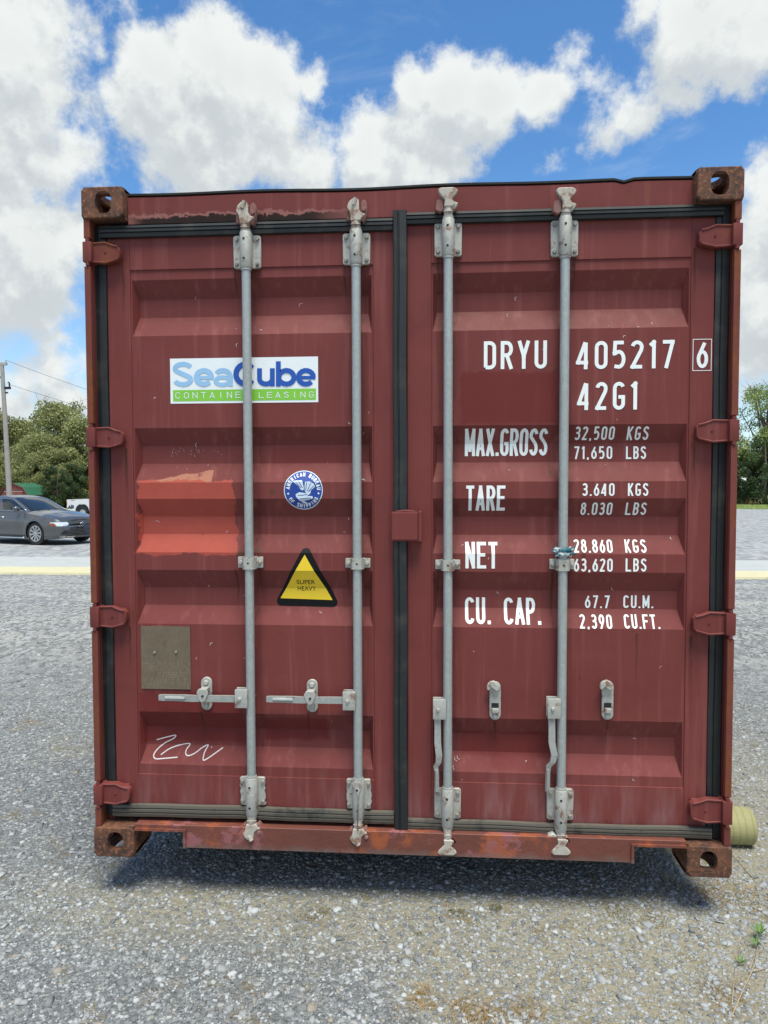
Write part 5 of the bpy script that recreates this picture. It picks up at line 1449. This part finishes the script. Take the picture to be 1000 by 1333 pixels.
        mi = MB(); mi.tube([(.74, sg*.87, 1.0), (.72, sg*.93, 1.02)], [.02, .03], 8)
        mi.tube([(.80, sg*.90, 1.055), (.79, sg*.94, 1.058), (.77, sg*1.0, 1.06), (.76, sg*1.06, 1.058), (.76, sg*1.085, 1.055)], [.035, .062, .072, .066, .03], 14)
        mi.done('wing_mirror', M['car'], root, smooth=True)
        dh = MB()
        for x in (.05, -.95): dh.tube([(x-.09, sg*.915, .80), (x, sg*.93, .805), (x+.09, sg*.915, .80)], .012, 8)
        dh.done('door_handle', M['chrome'], root, smooth=True)
        dl = MB()
        for x in (.98, -.18, -1.12):
            pts = [(x+.03*math.sin(z*3), sg*(.912-.035*max(0, (z-.62)/.38)**2+.004), z) for z in np.linspace(.28, .93, 12)]; dl.tube(pts, .0035, 4)
        dl.tube([(x, sg*.925, .255) for x in np.linspace(-1.0, 1.0, 10)], .012, 5)
        dl.done('door_gap', M['plastic'], root)
        sk_ = MB(); sk_.tube([(x, sg*.905, .205) for x in np.linspace(-.98, .98, 10)], .022, 6); sk_.done('sill_trim', M['chrome'], root, smooth=True)
        for cx in (wb, -wb):
            w = MB(); ys = sg*(tr-.11), sg*(tr-.10), sg*(tr+.08), sg*(tr+.095), sg*(tr+.095), sg*(tr+.02)
            w.lathe(cx, wr, [(ys[0], .05)] + list(zip(ys, [wr-.03, wr, wr, wr-.012, wr-.095, wr-.097])) + [(ys[-1], .05)])
            o = w.done('wheel', M['tyre'], root, smooth=True, angle=35)
            rm = MB(); y1 = sg*(tr+.098)
            rm.tube([(cx, sg*(tr+.02), wr), (cx, sg*(tr+.021), wr)], .235, 30)
            for k in range(36):
                t0, t1 = 2*math.pi*k/36, 2*math.pi*(k+1)/36
                q = [(cx+r*math.cos(t), y, wr+r*math.sin(t)) for t, r, y in ((t0, .238, y1), (t1, .238, y1), (t1, .212, y1), (t0, .212, y1))]; rm.add(q, [(0, 1, 2, 3)])
                q = [(cx+r*math.cos(t), y, wr+r*math.sin(t)) for t, r, y in ((t0, .212, y1), (t1, .212, y1), (t1, .205, y1-sg*.05), (t0, .205, y1-sg*.05))]; rm.add(q, [(0, 1, 2, 3)])
            for k in range(10):
                t = 2*math.pi*k/10+.15; c, s = math.cos(t), math.sin(t); wd0, wd1 = .014, .030
                q = []
                for (r, wd, y) in ((.03, wd0, y1-sg*.012), (.215, wd1, y1-sg*.002)):
                    for e in (-1, 1): q.append((cx+r*c-e*wd*s, y, wr+r*s+e*wd*c))
                q += [(x, y-sg*.02, z) for x, y, z in q]
                rm.add(q, [(0, 2, 3, 1), (0, 4, 6, 2), (1, 3, 7, 5), (4, 5, 7, 6)])
            rm.tube([(cx, y1-sg*.03, wr), (cx, y1-sg*.004, wr), (cx, y1, wr)], [.045, .042, .03], 12)
            rm.done('rim', M['rim'], o, smooth=True, angle=30)
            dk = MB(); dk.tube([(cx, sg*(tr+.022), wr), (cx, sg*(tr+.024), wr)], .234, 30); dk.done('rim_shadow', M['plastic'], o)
            ln = MB(); vs = []; n = 20
            for k in range(n+1):
                t = math.pi*1.06*k/n-.09; vs += [(cx+.374*math.cos(t), sg*.895, wr+.374*math.sin(t)), (cx+.374*math.cos(t), sg*.45, wr+.374*math.sin(t))]
            ln.add(vs, [(2*k, 2*k+2, 2*k+3, 2*k+1) for k in range(n)]); ln.add([(cx-.38, sg*.46, .2), (cx+.38, sg*.46, .2), (cx+.38, sg*.46, .72), (cx-.38, sg*.46, .72)], [(0, 1, 2, 3)])
            ln.done('wheel_arch', M['plastic'], root)
    ub = MB(); ub.box(-2.1, 2.1, -.55, .55, .19, .40); ub.box(-1.0, 1.0, -.84, .84, .19, .35); ub.done('underbody', M['plastic'], root)
    # front: lamps, grille, intake, badge laid on the nose
    def wp(y, z, off):
        ay = abs(y); best = min(range(nU//2, nU), key=lambda u: abs(OUT[u][1]-ay) + (0 if OUT[u][0] > 1.5 else 9))
        u0 = best; x = OUT[u0][0]; v = (z-zbot(x))/(ztop(x)-zbot(x)); p = wall(u0, min(max(v, 0), 1), off)
        return (p[0], math.copysign(p[1], y) if ay > .01 else 0.0, p[2])
    def front(polyrows, name, m, off, thick=.02, ny=14):
        """rows of (z, y_in, y_out)"""
        for sg in (1, -1):
            mb = MB(); vs = []
            for (z, y0, y1) in polyrows:
                for i in range(ny+1): vs.append(wp(sg*(y0+(y1-y0)*i/ny), z, off))
            n = ny+1; mb.add(vs, [(j*n+i, j*n+i+1, (j+1)*n+i+1, (j+1)*n+i) for j in range(len(polyrows)-1) for i in range(ny)])
            mb.done(name, m, root, smooth=True)
    front([(.56, .60, .78), (.60, .50, .845), (.645, .46, .87), (.675, .50, .86)], 'headlight', M['lamp'], .008)
    front([(.575, .80, .84), (.61, .81, .868), (.65, .83, .875)], 'turn_signal', M['amber'], .013)
    front([(.27, .0, .62), (.33, .0, .72), (.42, .0, .66), (.50, .0, .50), (.52, .0, .45)], 'intake_grille', M['plastic'], .008)
    front([(.565, .0, .50), (.59, .0, .50), (.62, .0, .48)], 'upper_grille', M['plastic'], .008)
    for z in (.31, .35, .39, .43, .47): front([(z, .0, .60), (z+.010, .0, .60)], 'grille_slat', M['car'], .016)
    front([(.545, .0, .52), (.557, .0, .52)], 'grille_bar', M['chrome'], .018)
    front([(.235, .30, .74), (.262, .26, .76)], 'bumper_lip', M['chrome'], .012)
    bd = MB(); px_, _, pz = wp(0, .60, .03)
    for k in range(20):
        t0, t1 = 2*math.pi*k/20, 2*math.pi*(k+1)/20; bd.tube([(px_, .075*math.cos(t0), .595+.05*math.sin(t0)), (px_, .075*math.cos(t1), .595+.05*math.sin(t1))], .007, 5)
    bd.tube([(px_, -.04, .62), (px_, .04, .62)], .006, 5); bd.tube([(px_, 0, .64), (px_, 0, .55)], .006, 5)
    bd.done('badge', M['chrome'], root, smooth=True)
    wpb = MB(); wpb.tube([(1.10, .5, 1.0), (1.02, .1, 1.045)], .008, 5); wpb.tube([(1.10, -.1, 1.01), (1.02, -.5, 1.03)], .008, 5); wpb.done('wiper', M['plastic'], root)
    # place so that the near front wheel stands on its mark
    near = Vector((wb, -.80, 0)); rz = heading; c, s = math.cos(rz), math.sin(rz)
    root.location = (g.x-(near.x*c-near.y*s), g.y-(near.x*s+near.y*c), g.z)
    root.rotation_euler = (R(-.35), R(0), rz)
car()

# ------------------------------------------------------------------ white pickup beyond, shed, pole, wires
def pickup():
    M['truck'] = simple('white_truck_paint', (0.68, 0.69, 0.68), .35, var=.05)
    p0 = spot(98, 41); root = empty('pickup_truck', (p0.x, p0.y, gz(p0.y)), R(-4)); root.scale = (.78, .9, .78); tag(root, 'white pickup truck parked at the tree line, mostly hidden by the container', 'pickup truck')
    bed = MB(); wx = 1.22; r = .56; n = 16
    poly = [(0, .55), (0, 1.38), (2.5, 1.38), (2.5, .55)] + [(wx+r*math.cos(math.pi*k/n), .52+r*math.sin(math.pi*k/n)) for k in range(n+1)]
    for y in (-.98, .90): bed.prism(poly, y, y+.08, 0)
    bed.box(.02, 2.48, -.89, .89, .72, .80); bed.box(0, .06, -.89, .89, .801, 1.38); bed.done('bed', M['truck'], root)
    cab = MB(); cab.prism([(2.55, .5), (2.55, 1.15), (2.65, 1.80), (2.85, 1.88), (3.7, 1.86), (4.25, 1.22), (5.35, 1.12), (5.5, 1.0), (5.5, .45), (4.95, .45), (4.8, .85), (4.3, .85), (4.15, .5)], -.95, .95, .03); cab.done('cab', M['truck'], root)
    gl = MB(); gl.prism([(2.85, 1.25), (2.9, 1.72), (3.62, 1.72), (4.02, 1.25)], -.957, -.952); gl.prism([(2.85, 1.25), (2.9, 1.72), (3.62, 1.72), (4.02, 1.25)], .952, .957); gl.done('side_window', M['glass'], root)
    ws = MB(); ws.add([(3.76, -.85, 1.82), (4.24, -.85, 1.26), (4.24, .85, 1.26), (3.76, .85, 1.82)], [(0, 1, 2, 3)]); ws.done('windscreen', M['glass'], root)
    mk = MB(); mk.box(.35, .62, -.986, -.981, 1.29, 1.34); mk.box(.0, .03, -.99, -.60, 1.0, 1.2); mk.done('side_marker', M['amber'], root)
    for x in (wx, 4.55):
        for sg in (1, -1):
            w = MB(); w.lathe(x, .40, [(sg*.70, .05), (sg*.70, .36), (sg*.72, .40), (sg*.92, .40), (sg*.94, .37), (sg*.90, .24), (sg*.90, .05)], 28); o = w.done('wheel', M['tyre'], root, smooth=True, angle=35)
            r_ = MB(); r_.lathe(x, .40, [(sg*.905, .255), (sg*.935, .25), (sg*.93, .21), (sg*.91, .17), (sg*.92, .09), (sg*.945, .07), (sg*.945, .001)], 20); r_.done('rim', M['rim'], o, smooth=True, angle=35)
    ar = MB(); ar.box(.66, 1.78, -.9, .9, .50, 1.0); ar.done('wheel_housing', M['plastic'], root)
pickup()

def shed():
    p = spot(18, 58); root = empty('garden_shed', (p.x, p.y, gz(p.y)), R(4)); root.scale = (.92, .92, .80); tag(root, 'small barn-shaped shed with dull red end wall and green roof behind the grey car', 'shed')
    M['red_wood'] = simple('faded_red_boards', (0.20, 0.065, 0.05), .8, var=.25, scale=4); M['green_metal'] = simple('green_roofing', (0.045, 0.16, 0.085), .45, var=.1, scale=3)
    M['trim_wood'] = simple('pale_trim', (0.36, 0.25, 0.22), .8)
    w, L_ = 1.22, 3.9; prof = [(-w, 0), (-w, 1.55), (-w*.72, 2.30), (0, 2.72), (w*.72, 2.30), (w, 1.55), (w, 0)]
    wl = MB(); wl.prism(prof, 0, L_); 
    for k in range(12): wl.box(-w+.1+k*.2, -w+.108+k*.2, -.008, -.001, .05, 1.9)
    wl.done('wall', M['red_wood'], root)
    rf = MB(); P = [(-w-.10, 1.50), (-w*.74, 2.36), (0, 2.80), (w*.74, 2.36), (w+.10, 1.50)]
    for (a, b) in zip(P, P[1:]):
        rf.add([(a[0], -.12, a[1]), (b[0], -.12, b[1]), (b[0], L_+.12, b[1]), (a[0], L_+.12, a[1]), (a[0], -.12, a[1]-.05), (b[0], -.12, b[1]-.05), (b[0], L_+.12, b[1]-.05), (a[0], L_+.12, a[1]-.05)], [(0, 1, 2, 3), (4, 7, 6, 5), (0, 4, 5, 1), (2, 6, 7, 3)])
    for (a, b) in zip(P, P[1:]):
        for k in range(14):
            y = k*.3-.05; rf.tube([(a[0], y, a[1]+.01), (b[0], y, b[1]+.01)], .012, 4)
    rf.done('roof', M['green_metal'], root)
    tm = MB()
    for (a, b) in zip(P, P[1:]): tm.tube([(a[0], -.14, a[1]-.03), (b[0], -.14, b[1]-.03)], .035, 4)
    tm.done('gable_trim', M['red_wood'], root)
    dr = MB(); dr.box(-.8, .8, -.05, -.009, .08, 1.85); dr.done('door', M['red_wood'], root)
    dt = MB(); dt.box(-.86, .86, -.065, -.051, 1.86, 1.95); dt.box(-.01, .01, -.06, -.0505, .1, 1.85); dt.done('door_trim', M['trim_wood'], root)
shed()

M['pole'] = simple('grey_weathered_pole', (0.33, 0.30, 0.27), .85, var=.2, scale=3)
M['wire'] = simple('dark_wire', (0.08, 0.08, 0.085), .6)
def pole(px, d, top_py, label, lean=0.0):
    b = spot(px, d); r = ray(px, top_py); t = d/r.y; h = CZ + r.z*t - b.z
    root = empty('utility_pole', b); root.rotation_euler = (0, lean, 0); tag(root, label, 'utility pole')
    mb = MB(); mb.tube([(0, 0, -.3), (0, 0, h*.5), (0, 0, h)], [.19, .155, .125], 14); mb.done('shaft', M['pole'], root, smooth=True, angle=50)
    tp = MB(); tp.box(-.24, .34, -.10, .10, h-.12, h+.06, .01); tp.tube([(-.2, 0, h+.05), (-.2, 0, h+.22)], .04, 8); tp.tube([(.28, 0, h+.05), (.28, 0, h+.22)], .04, 8); tp.done('top_bracket', M['bracket'], root)
    k = MB(); k.box(.10, .50, -.08, .08, h-1.72, h-1.56, .01); k.tube([(.44, 0, h-1.56), (.44, 0, h-1.30), (.36, 0, h-1.25)], .05, 8); k.box(.10, .30, -.05, .05, h-2.0, h-1.9, .01); k.box(-.32, -.10, -.05, .05, h-.95, h-.85, .01); k.done('lamp_arm', M['plastic'], root)
    return root, b, h
_, pb, ph = pole(13, 46, 473, 'tall weathered wooden utility pole standing left of the grey sedan', R(-1.9))
_, qb, qh = pole(330, 95, 560, 'distant wooden utility pole behind the container carrying the wires onward', 0)
def wire(a, b, sag, label):
    mb = MB(); pts = []
    for k in range(41):
        t = k/40; p_ = Vector(a).lerp(Vector(b), t); p_.z -= sag*4*t*(1-t); pts.append(p_)
    mb.tube(pts, .012, 5); tag(mb.done('power_line', M['wire'], smooth=True), label, 'wire', 'overhead wires on the utility poles')
pt = Vector((pb.x-.3, pb.y, pb.z+ph)); qt = Vector((qb.x, qb.y, qb.z+qh))
wire(pt+Vector((.28, 0, .2)), qt+Vector((.28, 0, .2)), .9, 'upper wire running right from the top of the tall pole')
wire(pt+Vector((.30, 0, -1.35)), qt+Vector((.3, 0, -1.2)), .9, 'lower wire running right from the lamp arm of the tall pole')
lt = pt + (pt-qt)*.6
wire(pt+Vector((-.2, 0, .2)), lt+Vector((0, 0, .6)), .7, 'upper wire running left from the top of the tall pole')
wire(pt+Vector((-.3, 0, -1.0)), lt+Vector((0, 0, -.6)), .7, 'lower wire running left from the tall pole')

# ------------------------------------------------------------------ trees
M['bark'] = simple('grey_bark', (0.13, 0.11, 0.09), .9, var=.3, scale=6)
def leafmat(name, a, b):
    def fn(T, p):
        t = T.node('ShaderNodeAttribute', out=2, attribute_name='tone')
        setc(T, p, T.mix(t, (*a, 1), (*b, 1)))
        T.l.new(p.outputs[0], T.n['Material Output'].inputs[0])
    m = mat(name, fn, Roughness=.6); p = m.node_tree.nodes['Principled BSDF']
    # leaves let some light through
    T = NT(m.node_tree); tr = T.n.new('ShaderNodeBsdfTranslucent'); mx = T.n.new('ShaderNodeMixShader'); mx.inputs[0].default_value = .28
    T.l.new(p.inputs['Base Color'].links[0].from_socket, tr.inputs[0]); T.l.new(p.outputs[0], mx.inputs[1]); T.l.new(tr.outputs[0], mx.inputs[2]); T.l.new(mx.outputs[0], T.n['Material Output'].inputs[0])
    return m
M['leaf_olive'] = leafmat('olive_leaves', (0.12, 0.145, 0.042), (0.42, 0.43, 0.18)); M['leaf_dark'] = leafmat('dark_evergreen_leaves', (0.025, 0.05, 0.018), (0.11, 0.16, 0.055)); M['leaf_lime'] = leafmat('fresh_spring_leaves', (0.16, 0.23, 0.05), (0.38, 0.46, 0.14))
def make_tree(name, h, w, leaves, size, m, seed, trunk_h=.25, clumps=26, twig=0, low=.05, sparse=False, limbs=9):
    rg = np.random.default_rng(seed); rd = random.Random(seed); root = empty(name)
    tb = MB(); mid = Vector((rd.uniform(-.2, .2), rd.uniform(-.2, .2), h*.45)); top = Vector((rd.uniform(-.4, .4), rd.uniform(-.4, .4), h*.88))
    r0 = h*.018; tb.tube([(0, 0, -.2), (0, 0, h*.1), tuple(mid), tuple(top)], [r0*1.3, r0, r0*.65, r0*.15], 9)
    tb.done('trunk', M['bark'], root, smooth=True)
    cl = []; lb = MB()
    for k in range(clumps):
        a = rd.uniform(0, 6.283); zf = rd.uniform(low, .96)
        prof = math.sin(math.pi*min(1, (zf*.82+.16)))**.6
        rr = w*.5*prof*math.sqrt(rd.uniform(.08, 1)); c = Vector((rr*math.cos(a), rr*math.sin(a), zf*h)); cl.append((c, rd.uniform(.13, .26)*w*.62))
        if k < limbs or sparse:
            s0 = Vector((0, 0, max(.1*h, c.z-.28*h))); m_ = (s0+c)/2+Vector((rd.uniform(-.2, .2), rd.uniform(-.2, .2), -.05*h)); lb.tube([s0, m_, c, c+(c-m_)*.5], [r0*.42, r0*.26, r0*.13, r0*.04], 5)
            if sparse:
                for q in range(6):
                    e = c+Vector((rd.uniform(-1, 1), rd.uniform(-1, 1), rd.uniform(.0, 1.2)))*w*.16; lb.tube([c, (c+e)/2+Vector((0, 0, .05)), e], [r0*.10, r0*.07, r0*.03], 4)
    for q in range(twig):
        a = rd.uniform(0, 6.283); s0 = Vector((w*.2*math.cos(a), w*.2*math.sin(a), h*.78)); e = Vector((w*.34*math.cos(a), w*.34*math.sin(a), h*rd.uniform(1.0, 1.13))); lb.tube([s0, (s0+e)/2, e], [.035, .025, .010], 4)
        for z in range(5):
            t = rd.uniform(.3, .95); b_ = s0.lerp(e, t); lb.tube([b_, b_+Vector((rd.uniform(-.6, .6), rd.uniform(-.6, .6), rd.uniform(.1, .6)))], [.014, .006], 3)
    lb.done('limbs', M['bark'], root, smooth=True)
    C = np.array([c[:] for c, _ in cl]); Rr = np.array([r for _, r in cl]); wt = Rr**2; idx = rg.choice(len(cl), leaves, p=wt/wt.sum())
    d = rg.normal(size=(leaves, 3)); d /= np.linalg.norm(d, axis=1)[:, None]; rad = Rr[idx]*rg.uniform(.25, 1.12, leaves)**.55
    P = C[idx] + d*rad[:, None]*np.array([1, 1, .8]); P[:, 2] = np.clip(P[:, 2], .05, None)
    nrm = d*.6 + rg.normal(size=(leaves, 3)); nrm /= np.linalg.norm(nrm, axis=1)[:, None]
    u = np.cross(nrm, rg.normal(size=(leaves, 3))); u /= np.linalg.norm(u, axis=1)[:, None]; v = np.cross(nrm, u)
    s = size*rg.uniform(.5, 1.3, leaves)
    Vv = np.stack([P-u*s[:, None], P-v*s[:, None]*.5, P+u*s[:, None], P+v*s[:, None]*.5], 1).reshape(-1, 3)
    Ff = np.arange(leaves*4).reshape(-1, 4)
    ct = rg.uniform(0, 1, len(cl)); tone = np.clip(.5*ct[idx] + .5*rg.uniform(0, 1, leaves), 0, 1)
    npmesh('crown', Vv, Ff, m, root, color=np.repeat(tone, 4)); return root
def copy_tree(o):
    c = o.copy(); COL.objects.link(c)
    for ch in o.children:
        d = ch.copy(); COL.objects.link(d); d.parent = c
    return c
olive = [make_tree('broadleaf_tree', 8.2, 7.0, 26000, .115, M['leaf_olive'], 21+k, clumps=90, twig=(0, 7, 3)[k], low=.03) for k in range(3)]
dark = [make_tree('evergreen_tree', 7.0, 4.6, 12000, .11, M['leaf_dark'], 41+k, clumps=46, low=.02) for k in range(2)]
lime = [make_tree('young_leaf_tree', 11.5, 7.5, 14000, .11, M['leaf_lime'], 61, clumps=64, low=.30, sparse=True)]
used = set()
def put(src, px, d, sc, rz, label, grp):
    o = src if src.name not in used else copy_tree(src); used.add(src.name)
    p = spot(px, d); o.location = (p.x, p.y, p.z-.05); o.rotation_euler = (0, 0, rz); o.scale = (sc, sc, sc*random.uniform(.95, 1.05)); tag(o, label, 'tree', grp)
GL = 'trees along the left edge of the lot'
put(olive[0], -16, 70, 1.18, .3, 'bushy olive green tree cut by the left edge of the photo', GL)
put(olive[2], 26, 74, 1.14, 1.7, 'olive green tree right behind the utility pole', GL)
put(olive[1], 86, 72, 1.27, 2.1, 'olive tree with bare twigs at its top nearest the container', GL)
put(olive[0], 58, 66, .90, 4.0, 'low bushy green tree behind the green shed roof', GL)
put(dark[0], 96, 64, .62, 1.0, 'dark low shrub-like tree above the white truck', GL)
put(dark[1], 74, 62, .55, 3.2, 'dark low tree between the shed roof and the white truck', GL)
put(olive[2], 118, 68, 1.0, .4, 'olive tree half hidden behind the left side of the container', GL)
put(olive[1], -62, 76, 1.05, 5.0, 'olive tree outside the left edge of the photo', GL)
for k, (px_, d_, q_) in enumerate(((4, 63, .62), (46, 61, .60), (84, 62, .66), (-30, 62, .7), (108, 66, .75))):
    put(olive[(k+1) % 3], px_, d_+3, q_, k*1.3, ('low olive bush left of the utility pole foot', 'low olive bush above the shed ridge', 'low olive bush between shed and white truck', 'low olive bush outside the left edge of the photo', 'low olive bush just left of the container edge')[k], GL)
for k in range(7): put(olive[k % 3], 165+k*62, 84+random.uniform(-5, 6), random.uniform(.8, 1.05), random.uniform(0, 6), 'olive tree hidden behind the container', 'trees hidden behind the container')
for k in range(4): put(dark[k % 2], 640+k*62, 88+random.uniform(-4, 5), random.uniform(.8, 1.0), random.uniform(0, 6), 'dark tree hidden behind the container', 'trees hidden behind the container')
GR = 'trees along the right edge of the lot'
put(lime[0], 996, 80, 1.16, .6, 'tall thin tree with fresh yellow green leaves at the right edge', GR)
put(dark[0], 972, 78, .88, 2.0, 'dark dense evergreen beside the right side of the container', GR)
put(dark[1], 995, 76, 1.02, .2, 'dark dense evergreen under the tall young tree at the right edge', GR)
put(dark[1], 962, 84, .9, 2.6, 'dark evergreen filling the gap beside the container on the right', GR)
put(dark[0], 935, 82, .95, 4.1, 'dark evergreen half hidden behind the right side of the container', GR)
put(dark[1], 1050, 80, 1.1, 1.1, 'dark evergreen outside the right edge of the photo', GR)
put(olive[0], 1110, 84, 1.0, 1.0, 'olive tree outside the right edge of the photo', GR)
# rough grass and dry brush at the foot of the right-hand trees
M['grass'] = leafm('verge_grass', (0.13, 0.20, 0.04), (0.30, 0.36, 0.10), 6)
sp = []
for k in range(260):
    p = spot(random.uniform(945, 1030), random.uniform(58, 76)); sp.append((p.x, p.y, p.z, 26, .8, .12, .012))
blades('verge_grass', sp, M['grass'], 'green grass verge at the foot of the right-hand trees', 'grass', 'stuff')
sp = []
for k in range(9):
    p = spot(random.uniform(960, 1015), random.uniform(75, 77)); sp.append((p.x, p.y, p.z, 12, .5, .9, .010))
blades('dry_brush', sp, M['straw'], 'dry pale brush below the dark evergreens on the right', 'brush', 'stuff', droop=.25)
